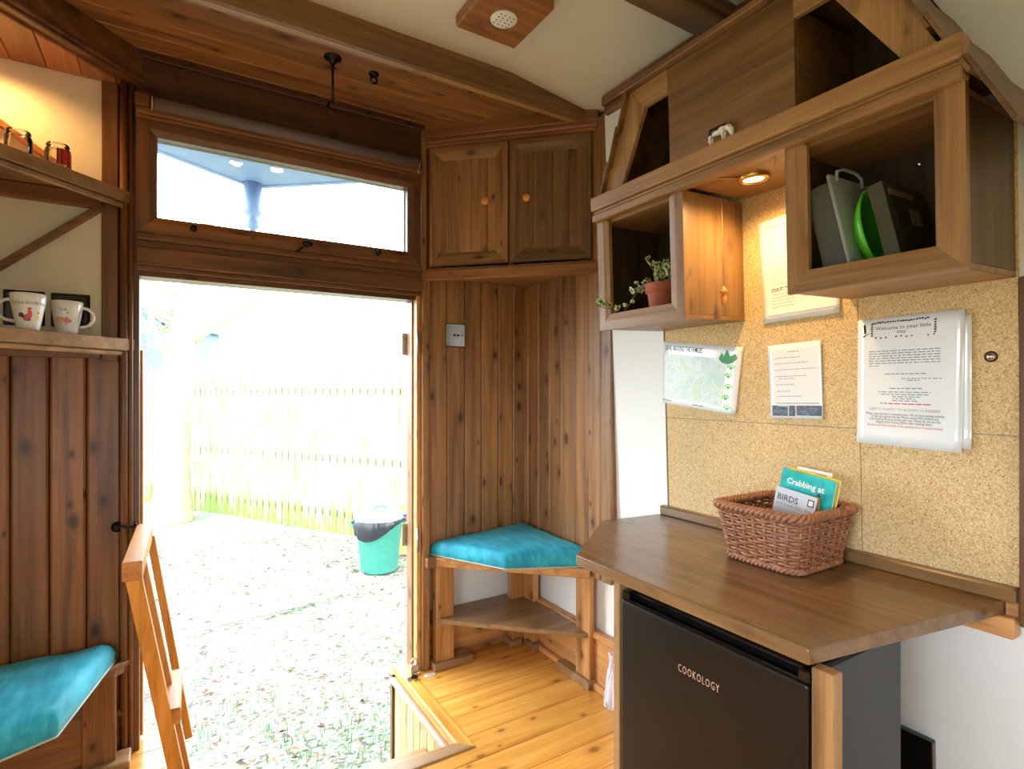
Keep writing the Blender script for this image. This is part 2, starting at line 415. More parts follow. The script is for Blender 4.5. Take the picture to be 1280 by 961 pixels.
# ---- head of the end wall: frieze board, ledges above and below the window
b = B(); b.box(-.11, 1.05, 2.485, 2.57, 2.39, 2.61, .003); b.box(-.11, 1.05, 2.47, 2.486, 2.585, 2.61, .003)
struct(b.obj('trim_4', wood('frieze', 'x')), 'dark frieze board above the roller blind', 'trim')
b = B(); b.box(-.112, 1.02, 2.44, 2.57, 2.366, 2.392, .006); b.box(-.112, 1.02, 2.452, 2.57, 2.355, 2.367, .002)
struct(b.obj('trim_5', wood('dark', 'x')), 'thin ledge between roller blind and window frame', 'trim')
b = B(); b.box(-.112, 1.02, 2.455, 2.57, 1.905, 1.932, .006); b.box(-.112, 1.02, 2.475, 2.57, 1.878, 1.906, .003)
b.box(-.112, 1.02, 2.458, 2.57, 1.812, 1.879, .004); b.box(-.112, 1.02, 2.478, 2.57, 1.794, 1.813, .003); b.box(-.112, 1.02, 2.50, 2.60, 1.775, 1.795, .002)
struct(b.obj('trim_6', wood('dark', 'x')), 'moulded timber lintel between window and doorway', 'trim')
# ---- posts beside the opening, left
b = B(); b.box(-.215, -.166, 2.485, 2.57, 1.45, 2.475, .003)
b.box(-.157, -.150, 2.478, 2.57, 0, 2.475, .002)
b.tube([(-.148, 2.478, 0), (-.148, 2.478, 2.475)], .013, 12)
b.box(-.137, -.122, 2.485, 2.6, 0, 2.475, .003); b.tube([(-.128, 2.482, 0), (-.128, 2.482, 2.475)], .008, 10)
struct(b.obj('trim_7', wood('dark', 'z')), 'moulded brown post on the left of the doorway', 'trim')
b = B(); b.box(1.020, 1.058, 2.468, 2.57, 0, 1.87, .004); b.box(1.018, 1.044, 2.475, 2.57, 1.87, 2.6, .003)
struct(b.obj('trim_8', wood('wains', 'z')), 'brown post on the right of the doorway', 'trim')
# ---- baseboards
b = B(); b.box(1.06, 1.665, 2.535, 2.57, 0, .165, .004); b.box(1.06, 1.665, 2.522, 2.57, .165, .19, .006)
struct(b.obj('baseboard_back', wood('bench', 'x')), 'pine skirting board under the corner bench', 'skirting')
b = B(); b.box(1.638, 1.67, 1.12, 2.57, 0, .22, .004); b.box(1.624, 1.67, 1.12, 2.57, .22, .25, .008); b.box(1.612, 1.645, 1.12, 2.53, 0, .028, .004)
struct(b.obj('baseboard_right', wood('bench', 'y')), 'pine skirting board along the right wall', 'skirting')
b = B(); b.box(-.76, -.16, 2.478, 2.57, 0, .15, .004); b.box(-.76, -.14, 2.466, 2.57, .15, .178, .008)
struct(b.obj('baseboard_back.001', wood('dark', 'x')), 'dark skirting board under the left corner bench', 'skirting')

# ---- door frame
d = thing('door_1', 'open doorway frame with steel hinges facing the garden', 'door', (.45, 2.5, 0)); struct(d)
T = off((.45, 2.5, 0))
b = B(T); b.box(-.123, -.101, 2.49, 2.62, -.12, 2.42, .003)
b.obj('jamb', wood('dark', 'z'), d)
b = B(T); b.box(-.1, -.092, 2.55, 2.60, .02, 1.50, .002); b.obj('door_stop', wood('pine', 'z'), d)
b = B(T); b.box(.998, 1.020, 2.485, 2.62, -.02, 1.80, .003); b.obj('jamb', wood('bench', 'z'), d)
b = B(T); b.box(.990, .999, 2.53, 2.60, .0, 1.775, .002); b.obj('door_stop', wood('wains', 'z'), d)
for z in (1.57, .63):
    b = B(T); b.box(.968, .999, 2.600, 2.604, z - .055, z + .055, .001); b.tube([(1.0, 2.48, z - .055), (1.0, 2.48, z + .055)], .006, 10)
    h = b.obj('hinge', MT['steel'], d)
    b = B(T)
    for q in (-.03, .03): b.lathe([(.0045, 0), (.003, -.001)], (.985, 2.5995, z + q), 10, 'y')
    b.obj('screw', MT['chrome'], h)
# ---- window
w = thing('window_1', 'long low window over the doorway', 'window', (.45, 2.5, 1.93)); struct(w)
T = off((.45, 2.5, 1.93))
b = B(T); b.frame4(-.110, 1.010, 1.931, 2.36, .064, 2.463, 2.53, .4, .01); b.obj('window_frame', [wood('dark', 'z'), wood('dark', 'x')], w)
b = B(T); b.box(-.05, .95, 2.515, 2.519, 1.985, 2.305, 0); b.obj('pane', glass('window_glass', (.97, .985, 1, 1), .9), w)
b = B(T); b.frame4(-.05, .948, 1.99, 2.302, .006, 2.508, 2.514, .1, .001); b.obj('glazing_seal', [MT['white'], MT['white']], w)
for x, big in ((.073, 0), (.492, 1), (.80, 0)):
    b = B(T); b.lathe([(.012, 0), (.012, -.006), (.006, -.008), (.006, -.014), (.011, -.016), (.010, -.024), (.004, -.026)], (x, 2.463, 1.968 if not big else 1.965), 16, 'y')
    if big:
        b.ell((x, 2.448, 1.965), (.022, .008, .013)); b.bar((x - .02, 2.45, 1.948), (x - .045, 2.448, 1.926), .009, .007)
    b.obj('window_latch', MT['black'], w)

# ---- roller blind
r = thing('roller_blind', 'rolled up grey roller blind above the long window', 'blind', (.47, 2.45, 2.405))
T = off((.47, 2.45, 2.405))
b = B(T); b.tube([(-.055, 2.45, 2.408), (.985, 2.45, 2.408)], .027, 20); b.obj('fabric_roll', MT['blind'], r)
b = B(T); b.box(-.05, .98, 2.452, 2.458, 2.372, 2.386, .002); b.obj('bottom_bar', MT['nickel'], r)
for x in (-.06, .99):
    b = B(T); b.lathe([(.029, -.002), (.029, .002)], (x, 2.45, 2.408), 20, 'x'); b.box(x - .002, x + .002, 2.44, 2.486, 2.385, 2.435, .001); b.obj('end_bracket', MT['chrome'] if x > 0 else MT['copper'], r)
b = B(T); b.box(-.112, -.066, 2.44, 2.486, 2.392, 2.44, .003); b.obj('packing_block', wood('dark', 'x'), r)
for p in ((.99, 2.44, 2.38),):
    b = B(T); b.tube([p, (p[0] - .002, p[1], p[2] - .018)], .002, 6); b.obj('chain_clip', MT['white'], r)

# ---- black hooks on the ceiling and on the left post
t_ = thing('cabin_stay_hook', 'long black hanging stay hook on the boarded ceiling', 'hook', (.523, 2.148, 2.61))
b = B(); b.lathe([(.033, 0), (.033, -.003), (.012, -.008), (.012, -.022), (.006, -.026)], n=24); b.obj('ceiling_plate', MT['black'], t_)
b = B(); b.tube([(0, 0, -.02), (0, 0, -.05), (0, 0, -.17)], .0045, 8); b.lathe([(.008, -.045), (.010, -.04), (.008, -.035)], n=12)
b.tube([(.018 * math.sin(a) , 0, -.188 + .018 * math.cos(a)) for a in [R(x) for x in range(20, -240, -20)]], .0045, 8); b.obj('hook_rod', MT['black'], t_)
t_ = thing('ceiling_eye', 'small black ring eye on the boarded ceiling beside the stay hook', 'hook', (.689, 2.171, 2.61))
b = B(); b.lathe([(.021, 0), (.021, -.004), (.013, -.012), (.006, -.016)], n=20); b.obj('ceiling_plate', MT['black'], t_)
b = B(); b.tube([(.013 * math.sin(a), 0, -.026 + .013 * math.cos(a)) for a in [R(x) for x in range(0, 360, 24)]], .004, 8, closed=True); b.obj('ring', MT['black'], t_)
t_ = thing('door_latch', 'black iron door hook on the left post beside the doorway', 'latch', (-.168, 2.478, .846))
b = B(); b.lathe([(.019, 0), (.019, -.005), (.008, -.012), (.008, -.02)], n=20, axis='y'); b.obj('rose', MT['black'], t_)
b = B(); b.tube([(0, -.016, 0), (.012, -.022, .004), (.03, -.02, -.002), (.048, -.014, -.004), (.058, -.01, .003), (.052, -.008, .01)], .0045, 8); b.obj('hook_arm', MT['black'], t_)

# ---- round vent on a wooden block
t_ = thing('ceiling_vent', 'square wooden ceiling block with a round white perforated vent', 'vent', (.963, 1.615, 2.65))
b = B(); b.box(-.122, .122, -.127, .127, -.042, 0, .006); b.obj('wooden_block', wood('corn', 'x'), t_)
b = B(); b.lathe([(.046, -.0415), (.046, -.045), (.043, -.0475), (.0005, -.048)], (.0, .0, 0), 40); g = b.obj('grille', MT['white'], t_)
b = B()
for i in range(4):
    for j in range(4):
        a = R(18); u, v = (i - 1.5) * .0165, (j - 1.5) * .0165
        b.lathe([(.0026, -.0482), (.0026, -.0486)], (u, v, 0), 8)
b.obj('vent_holes', MT['black'], g)

# ================================================================== STEP WELL
b = B(); b.box(.918, .978, 1.845, 2.61, -.034, .006, .006, seg=2)
struct(b.obj('trim_9', wood('floor', 'y')), 'rounded pine nosing along the right edge of the step well', 'trim')
b = B(); b.prism([(.0, 1.845), (.978, 1.845), (.918, 1.905), (.0, 1.905)], -.034, .007, b=.005, seg=2)
struct(b.obj('trim_10', wood('shelf', 'x')), 'brown nosing along the near edge of the step well', 'trim')
b = B(); b.box(.906, .955, 1.9, 2.61, -.082, -.052, .008, seg=2)
struct(b.obj('trim_11', wood('nose', 'y')), 'pinkish rounded rail under the step well nosing', 'trim')
b = B(); y = 1.87
while y < 2.58: b.box(.925, .95, y + .001, y + .079, -.62, -.07, .003); y += .08
b.box(.912, .952, 2.595, 2.615, -.62, -.04, .002, 1)
b.box(.95, .965, 1.87, 2.615, -.62, -.02, 0)
struct(b.obj('wall_step', [wood('panel', 'z'), wood('dark', 'z')]), 'pale boarded side of the step well', 'wall')
b = B(); b.box(.0, .955, 1.86, 1.885, -.62, -.03, 0); b.box(.0, .03, 1.86, 2.61, -.62, -.022, .002)
struct(b.obj('wall_step.001', wood('beam', 'x')), 'timber riser at the near side of the step well', 'wall')
s_ = thing('entrance_step', 'weathered decking step inside the doorway well', 'step', (.48, 2.05, -.62))
T = off((.48, 2.05, -.62))
b = B(T); b.box(.035, .92, 1.89, 2.02, -.205, -.178, .003); b.box(.035, .92, 2.028, 2.135, -.205, -.178, .003); b.box(.035, .92, 2.147, 2.205, -.205, -.178, .003); b.obj('tread', wood('shelf', 'x'), s_)
for x in (.04, .88):
    b = B(T); b.box(x, x + .03, 1.9, 2.19, -.62, -.205, .003); b.obj('stringer', wood('beam', 'z'), s_)

# ================================================================== RIGHT CORNER CUPBOARD (local x runs along the diagonal front)
DR = (1.04, 2.51); RR = (0, 0, R(-45))
c = thing('corner_cupboard', 'brown two door corner cupboard hung over the right corner bench', 'cupboard', (DR[0], DR[1], 1.87), RR)
Z = 1.87; T = off((0, 0, Z)); LC = .834
b = B(T); b.prism([(0, 0), (LC, 0), (LC / 2, LC / 2 - .012)], 1.895, 1.92); b.obj('bottom_board', wood('wains', 'x'), c); b = B(T); b.prism([(0, 0), (LC, 0), (LC / 2, LC / 2 - .012)], 2.5, 2.515); b.obj('top_board', wood('wains', 'x'), c)
b = B(T); b.box(.0, .047, -.004, .02, 1.92, 2.52, .002); b.box(.012, .026, -.012, -.003, 1.92, 2.52, .003); b.obj('frame_stile', wood('dark', 'z'), c)
for p_, q_ in ((.81, LC), (.425, .445)):
    b = B(T); b.box(p_, q_, -.003, .02, 1.92, 2.52, .002); b.obj('frame_stile', wood('dark', 'z'), c)
b = B(T); b.box(-.01, LC + .012, -.034, .01, 2.548, 2.612, .003); b.box(-.01, LC + .012, -.026, .01, 2.525, 2.549, .006, seg=2); b.box(-.01, LC + .012, -.018, .01, 2.508, 2.526, .004); b.obj('cornice', wood('corn', 'x'), c)
b = B(T); b.box(-.018, LC + .012, -.034, .02, 1.868, 1.915, .004); b.box(-.01, LC + .01, -.026, .02, 1.915, 1.925, .003); b.obj('base_moulding', wood('corn', 'x'), c)
for i, (a, e, wk, kx) in enumerate(((.045, .428, 'wains', .322), (.441, .812, 'beam', .52))):
    b = B(T); z0, z1 = 1.936, 2.5
    b.frame4(a, e, z0, z1, .062, -.024, -.004, .62, .012)
    dd = b.obj('door', [wood(wk, 'z'), wood(wk, 'x')], c)
    b = B(T); n = 4; px = [a + .055, a + .105, a + (e - a) / 2 + .01, e - .10, e - .055]
    for p, q in zip(px, px[1:]): b.box(p + .0004, q - .0004, -.010, -.003, z0 + .05, z1 - .05, .0015)
    b.obj('panel', wood(wk, 'z'), dd)
    b = B(T); b.lathe([(.008, -.009), (.008, -.018), (.016, -.024), (.0185, -.032), (.014, -.040), (.004, -.0425)], (kx, 0, 2.226), 20, 'y'); b.obj('knob', MT['turned'], dd)

# light switch
s_ = thing('light_switch', 'square chrome light switch on the boards right of the doorway', 'switch', (1.208, BY, 1.617))
b = B(); b.box(-.052, .052, -.008, 0, -.057, .057, .003); b.obj('switch_plate', MT['chrome'], s_)
b = B(); b.box(-.054, .054, -.003, .0, -.059, .059, .001); b.obj('gasket', MT['black'], s_)
for x in (-.008, .012, .034):
    b = B(); b.lathe([(.006 if x < .03 else .003, -.008), (.005 if x < .03 else .002, -.012)], (x, 0, 0), 12, 'y'); b.tube([(x, -.01, 0), (x, -.018 if x < .03 else -.012, .004)], .002, 6); b.obj('toggle', MT['nickel'], s_)

# ================================================================== CUSHIONS
def cushion(name, corners, z0, hs, label, group=None, n=30, seed=1.0):
    """soft slab over four corners A, B, C, D (counter-clockwise from the back left)"""
    cx = sum(p[0] for p in corners) / 4; cy = sum(p[1] for p in corners) / 4
    root = thing(name, label, 'cushion', (cx, cy, z0), group=group)
    def q(u, v):
        A, Bc, C, D = corners
        x = (1 - u) * (1 - v) * A[0] + u * (1 - v) * Bc[0] + u * v * C[0] + (1 - u) * v * D[0]
        y_ = (1 - u) * (1 - v) * A[1] + u * (1 - v) * Bc[1] + u * v * C[1] + (1 - u) * v * D[1]
        return x - cx, y_ - cy
    L = lambda k: (1 - math.cos(math.pi * k / n)) / 2 * .5 + k / n * .5
    b = B(); top, bot = {}, {}
    for i in range(n + 1):
        for j in range(n + 1):
            u, v = L(i), L(j); x, y_ = q(u, v); h = (1 - u) * (1 - v) * hs[0] + u * (1 - v) * hs[1] + u * v * hs[2] + (1 - u) * v * hs[3]
            e = min(1, (1 - abs(2 * u - 1)) * 7) ; f = min(1, (1 - abs(2 * v - 1)) * 7)
            pr = math.sqrt(max(0, 1 - (1 - e) ** 2)) * math.sqrt(max(0, 1 - (1 - f) ** 2))
            nz = noise.noise(Vector((x * 9, y_ * 9, seed))) * .003 + noise.noise(Vector((x * 26, y_ * 26, seed))) * .0012
            dome = .012 * (1 - (2 * u - 1) ** 2) * (1 - (2 * v - 1) ** 2)
            top[i, j] = b._v((x, y_, h * (.50 + .50 * pr) + dome + nz * 2))
            bot[i, j] = b._v((x * .985, y_ * .985, h * .0 + .0))
    for i in range(n):
        for j in range(n):
            b._f([top[i, j], top[i + 1, j], top[i + 1, j + 1], top[i, j + 1]], 0, True)
            b._f([bot[i, j + 1], bot[i + 1, j + 1], bot[i + 1, j], bot[i, j]], 0, False)
    ring = [(i, 0) for i in range(n)] + [(n, j) for j in range(n)] + [(i, n) for i in range(n, 0, -1)] + [(0, j) for j in range(n, 0, -1)]
    for a_, c_ in zip(ring, ring[1:] + ring[:1]): b._f([bot[a_], bot[c_], top[c_], top[a_]], 0, True)
    edge = [bot[k].co.copy() for k in ring]
    b.obj('cushion_cover', MT['velvet'], root)
    b = B(); b.tube([(p.x * 1.003, p.y * 1.003, .003) for p in edge], .0035, 6, closed=True); b.obj('piping', MT['piping'], root)
    return root

# ================================================================== RIGHT BENCH
bn = thing('corner_bench', 'pine corner bench with a lower shelf beside the desk', 'bench', (1.35, 2.2, 0)); T = off((1.35, 2.2, 0))
b = B(T); b.prism([(1.055, 2.5), (1.07, 2.47), (1.575, 1.955), (1.612, 1.94), (1.612, 2.495), (1.06, 2.495)], .522, .543); b.obj('seat_board', wood('shelf', 'x'), bn)
b = B(Matrix.Translation((-1.35, -2.2, 0)) @ Matrix.Translation((1.045, 2.50, 0)) @ Matrix.Rotation(R(-45), 4, 'Z'))
b.box(-.005, .80, -.022, .0, .500, .543, .004); b.obj('front_rail', wood('bench', 'x'), bn)
b = B(T); b.box(1.03, 1.075, 2.43, 2.468, .50, .545, .003); b.obj('rail_end_block', wood('beam', 'x'), bn)
def leg(nm, x0, x1, y0, y1, f):
    b = B(T); b.box(x0, x1, y0, y1, .0, .522, .002); o = b.obj(nm, wood('bench', 'z'), bn)
    b = B(T); b.box(*f, 0, .036, .004); b.obj('foot_block', wood('shelf', 'x'), o)
leg('leg', 1.085, 1.178, 2.452, 2.50, (1.065, 1.275, 2.428, 2.53))
leg('leg', 1.607, 1.635, 1.94, 2.04, (1.585, 1.637, 1.922, 2.165))
leg('leg', 1.525, 1.60, 2.478, 2.52, (1.505, 1.575, 2.45, 2.53))
leg('leg', 1.60, 1.637, 2.39, 2.48, (1.578, 1.636, 2.35, 2.445))
b = B(T); b.prism([(1.088, 2.45), (1.105, 2.44), (1.59, 1.957), (1.625, 1.945), (1.65, 1.96), (1.655, 2.56), (1.088, 2.56)], .222, .243); b.obj('lower_shelf', wood('shelf', 'x'), bn)
for q in ((1.10, 1.125, 2.445, 2.53, .203, .222, .002), (1.61, 1.634, 1.955, 2.0, .200, .222, .002)):
    b = B(T); b.box(*q); b.obj('shelf_cleat', wood('shelf', 'y'), bn)
cushion('seat_cushion', [(1.066, 2.492), (1.612, 2.492), (1.614, 1.94), (1.262, 2.108)], .545, (.066, .10, .085, .07), 'teal velvet cushion on the pine corner bench by the desk')

# ================================================================== LEFT BENCH
DL = (-.75, 1.87); RL = (0, 0, R(45)); LL = .9
bn = thing('corner_bench', 'dark stained corner bench left of the doorway', 'bench', (-.45, 2.2, 0)); T = off((-.45, 2.2, 0))
b = B(T); b.prism([(-.115, 2.49), (-.745, 1.87), (-.755, 1.87), (-.755, 2.49)], .335, .352); b.obj('seat_board', wood('dark', 'x'), bn)
TL = off((-.45, 2.2, 0)) @ Matrix.Translation((DL[0], DL[1], 0)) @ Matrix.Rotation(R(45), 4, 'Z')
b = B(TL); b.box(.0, LL, -.006, .016, .312, .354, .003); b.obj('front_rail', wood('beam', 'x'), bn)
def lleg(nm, x0, x1, y0, y1, f):
    b = B(T); b.box(x0, x1, y0, y1, .0, .335, .002); o = b.obj(nm, wood('left', 'z'), bn)
    b = B(T); b.box(*f, 0, .036, .004); b.obj('foot_block', wood('shelf', 'x'), o)
lleg('leg', -.262, -.168, 2.40, 2.45, (-.33, -.125, 2.37, 2.466))
lleg('leg', -.74, -.70, 1.93, 2.03, (-.75, -.68, 1.9, 2.1))
lleg('leg', -.74, -.65, 2.42, 2.46, (-.75, -.64, 2.4, 2.465))
b = B(T); b.box(-.72, -.262, 2.415, 2.43, .04, .31, .002); b.obj('back_panel', wood('left', 'x'), bn)
cushion('seat_cushion', [(-.745, 2.485), (-.17, 2.482), (-.275, 2.02), (-.735, 1.80)], .356, (.07, .075, .085, .085), 'teal velvet cushion on the dark bench left of the doorway', seed=5.0)

# ================================================================== LEFT CORNER SHELVES, SOFFIT
b = B(Matrix.Translation((DL[0], DL[1], 0)) @ Matrix.Rotation(R(45), 4, 'Z'))
b.box(-.02, .905, -.03, .02, 2.505, 2.61, .003); b.box(-.02, .905, -.038, .02, 2.492, 2.508, .006, seg=2); b.box(-.02, .905, -.03, .02, 2.478, 2.494, .004)
struct(b.obj('trim_12', wood('dark', 'x')), 'moulded beam cutting across the left corner under the ceiling', 'beam')
b = B(); x = -.76
while x < -.12:
    q = min(x + .098, -.115); b.prism([(x + .001, x + 2.63), (q - .001, q + 2.63 - .002), (q - .001, 2.497), (x + .001, 2.497)], 2.468, 2.49, b=.003); x += .098
struct(b.obj('ceiling.002', wood('corn', 'y')), 'boarded soffit over the left corner shelves', 'ceiling')
def cshelf(label, ztop, zlow, grp, jx=0):
    s_ = thing('corner_shelf', label, 'shelf', (-.45, 2.35, zlow)); T = off((-.45, 2.35, zlow))
    TT = T @ Matrix.Translation((DL[0], DL[1], 0)) @ Matrix.Rotation(R(45), 4, 'Z')
    b = B(T); b.prism([(-.13, 2.484), (-.755, 1.868), (-.757, 2.497), (-.222, 2.497), (-.222, 2.484)], ztop - .02, ztop - .002); b.obj('shelf_board', wood('shelf', 'x'), s_)
    b = B(TT); b.box(.0, .897, -.010, .012, ztop - .041, ztop + .002, .002); b.box(.0, .893, -.003, .012, zlow, ztop - .042, .005); b.obj('fascia', wood('shelf', 'x'), s_)
    b = B(T); b.box(-.74, -.219, 2.47, 2.497, zlow - .012, ztop - .022, .002); b.obj('wall_batten', wood('dark', 'x'), s_)
    return s_
cshelf('upper corner shelf with two glass jars left of the doorway', 2.075, 2.012, None)
cshelf('lower corner shelf carrying two mugs left of the doorway', 1.532, 1.472, None)
b = B(); b.bar((-.70, 2.488, 2.395), (-.235, 2.488, 2.06), .02, .042, (0, 1, 0)); 
struct(b.obj('trim_13', wood('corn', 'x')), 'diagonal timber brace on the cream wall behind the glass jars', 'brace')
b = B(); b.bar((-.70, 2.488, 1.575), (-.212, 2.488, 2.01), .02, .042, (0, 1, 0))
struct(b.obj('trim_14', wood('dark', 'x')), 'diagonal timber brace on the cream wall above the mugs', 'brace')

# socket plates behind the mugs
for i, x in enumerate((-.43, -.304)):
    s_ = thing('wall_socket', ['dark metal socket plate behind the rooster mug', 'dark metal socket plate behind the pig mug'][i], 'socket', (x, BY, 1.628), group='socket plates above the lower corner shelf')
    b = B(); b.box(-.055, .055, -.006, 0, -.06, .06, .003); b.obj('socket_frame', MT['black'], s_)
    b = B(); b.box(-.046, .046, -.009, -.004, -.05, .05, .001); b.obj('socket_face', MT['nickel'], s_)
    b = B(); b.box(.0, .03, -.012, -.008, .022, .04, .001); b.obj('rocker', MT['black'], s_)

# mugs
def mug(cx, cy, z, rot, label, art):
    m_ = thing('mug', label, 'mug', (cx, cy, z), (0, 0, rot), group='printed farm animal mugs')
    prof = [(.001, .001), (.024, 0), (.027, .003), (.031, .02), (.038, .06), (.0435, .095), (.0455, .117), (.044, .1185), (.0425, .117), (.0405, .09), (.035, .055), (.028, .012), (.001, .008)]
    b = B(); b.lathe(prof, n=40, cap=False); b.obj('mug_body', MT['porcelain'], m_)
    b = B(); pts = []
    for k in range(13):
        a = R(80 - k * 14.0); pts.append((.040 + .034 * max(0, math.cos(a)) ** .8 * (1 if k < 8 else .92), 0, .066 + .033 * math.sin(a)))
    pts = [(.040, 0, .098)] + pts + [(.033, 0, .030)]
    b.tube(pts, .0052, 10); b.obj('mug_handle', MT['porcelain'], m_)
    def rad(z_):
        zs = [(.02, .031), (.06, .038), (.095, .0435), (.117, .0455)]
        for (a, ra), (c_, rc) in zip(zs, zs[1:]):
            if z_ <= c_: return ra + (rc - ra) * (z_ - a) / (c_ - a)
        return .0455
    def on(ang0):
        def P(x, y, h):
            z_ = max(.02, y); r_ = rad(z_) + .0006; a = ang0 + x / .04
            return Vector((r_ * math.cos(a), r_ * math.sin(a), z_))
        return P
    P = on(art[0] + R(0))
    for (nm, col, blobs) in art[1]:
        b = B()
        for (x, y, rx, ry, tl) in blobs:
            x, rx, ry, y = x * 1.25, rx * 1.3, ry * 1.3, .05 + (y - .05) * 1.25
            K = 14; rows = []
            for rr in (0, .5, 1):
                rows.append([P(x + rr * (rx * math.cos(q) * math.cos(tl) - ry * math.sin(q) * math.sin(tl)), y + rr * (rx * math.cos(q) * math.sin(tl) + ry * math.sin(q) * math.cos(tl)), 0) for q in [2 * math.pi * k / K for k in range(K)]])
            vr = [[b._v(p) for p in row] for row in rows[1:]]; c0 = b._v(rows[0][0])
            for k in range(K):
                b._f([c0, vr[0][k], vr[0][(k + 1) % K]]); b._f([vr[0][k], vr[1][k], vr[1][(k + 1) % K], vr[0][(k + 1) % K]])
        b.obj(nm, plain('print_' + nm, col, .3), m_)
    text_mesh(art[2], .018, MT['inkb'], lambda x, y, h: P(x, y + .082, h), 'mug_lettering', m_, scx=.62, offset=-.0001)
    return m_
# direction of the face turned to the room: towards the camera
fa = lambda x, y: math.atan2(-y, -x)
a1 = fa(-.385, 2.29); a2 = fa(-.305, 2.42)
mug(-.385, 2.29, 1.531, R(0) + a1 + R(-100), 'white mug with a rooster print and handle turned left', (R(103), [
    ('rooster_body', srgb(214, 84, 84), [(-.004, .044, .010, .0075, .5), (.002, .054, .004, .009, .2)]),
    ('rooster_tail', srgb(58, 74, 110), [(-.017, .049, .006, .0055, .3), (-.0135, .046, .004, .004, 0), (-.004, .0375, .008, .003, 0)]),
    ('rooster_comb', srgb(222, 60, 60), [(.001, .065, .004, .003, 0), (.020, .056, .004, .0015, -.4)]),
    ('chick', srgb(236, 222, 140), [(.022, .043, .006, .0055, 0), (.018, .049, .003, .003, 0)])], 'Cock-a-doodle-doo'))
mug(-.305, 2.42, 1.531, a2 + R(78), 'white mug with a pink pig print and handle turned right', (R(-94), [
    ('pig_body', srgb(240, 176, 150), [(-.006, .052, .016, .0075, -.05), (-.018, .044, .002, .005, 0), (-.008, .044, .002, .005, 0)]),
    ('pig_head', srgb(226, 120, 130), [(.010, .050, .008, .006, -.1), (.017, .049, .003, .003, 0), (.006, .043, .002, .006, 0), (.008, .058, .003, .002, .4)]),
    ('leaf_mark', srgb(170, 190, 110), [(.010, .071, .003, .002, .3)])], 'Oink'))

# glass jars
def jar(cx, cy, label, red):
    j = thing('glass_jar', label, 'jar', (cx, cy, 2.0735), group='glass jars on the upper corner shelf')
    b = B(); b.lathe([(.001, .002), (.030, 0), (.034, .004), (.036, .012), (.036, .078), (.033, .088), (.030, .092), (.031, .094), (.031, .104), (.029, .105), (.028, .094), (.033, .078), (.033, .012), (.001, .007)], n=36, cap=False)
    b.obj('jar_glass', glass('jar_glass_' + ('b' if red else 'a'), (.99, .98, .95, 1), 1.0, .02, .05), j)
    b = B(); b.tube([(.0315 * math.cos(a), .0315 * math.sin(a), .099) for a in [R(k) for k in range(0, 360, 15)]], .0014, 6, closed=True); b.obj('screw_thread', glass('jar_thread', (.9, .88, .82, 1), 2, .1), j)
    if red:
        a0 = fa(cx, cy)
        b = B(); K = 12
        for k in range(K):
            q0, q1 = a0 - .1 + 1.3 * k / K, a0 - .1 + 1.3 * (k + 1) / K
            f = lambda q, z_: (.0365 * math.cos(q), .0365 * math.sin(q), z_)
            b.poly([f(q0, .03), f(q1, .03), f(q1, .082), f(q0, .082)], 1 if k in (0, 3, 8) else (0))
        b.obj('paper_label', [plain('label_red', srgb(196, 44, 34), .5), plain('label_black', srgb(30, 26, 26), .5)], j)
    return j
jar(-.418, 2.345, 'clear empty glass jar at the left end of the upper shelf', False)
jar(-.327, 2.405, 'clear glass jar with a red and black label on the upper shelf', True)

# ================================================================== WALL MOUNTED THINGS, frame of the leaning right wall: x = -W, y, z
def wthing(name, label, cat, y, z, group=None):
    return thing(name, label, cat, (wallX(z), y, z), (0, -TILT, 0), group)

# corkboard of four tiles
cb = wthing('cork_board', 'large tiled cork noticeboard above the desk', 'noticeboard', 1.0, 1.4)
for (y0, y1, z0, z1) in ((.458, .7965, .90, 1.243), (.458, .7965, 1.2445, 2.0), (.798, 1.4985, .895, 1.2395), (.798, 1.4985, 1.241, 2.0)):
    b = B(off((0, 1.0, 1.4))); b.box(-.009, 0, y0, y1, z0, z1, .0008); b.obj('cork_tile', MT['cork'], cb)
b = B(off((0, 1.0, 1.4))); b.box(-.011, 0, 1.4985, 1.504, .895, 2.0, .001); b.obj('edge_strip', wood('beam', 'z'), cb)
b = B(); b.box(wallX(1.4) - .02, wallX(1.4) + .01, .395, .456, .82, 1.6, .003)
o = b.obj('trim_15', wood('dark', 'z')); struct(o, 'dark upright strip at the right edge of the cork board', 'trim')

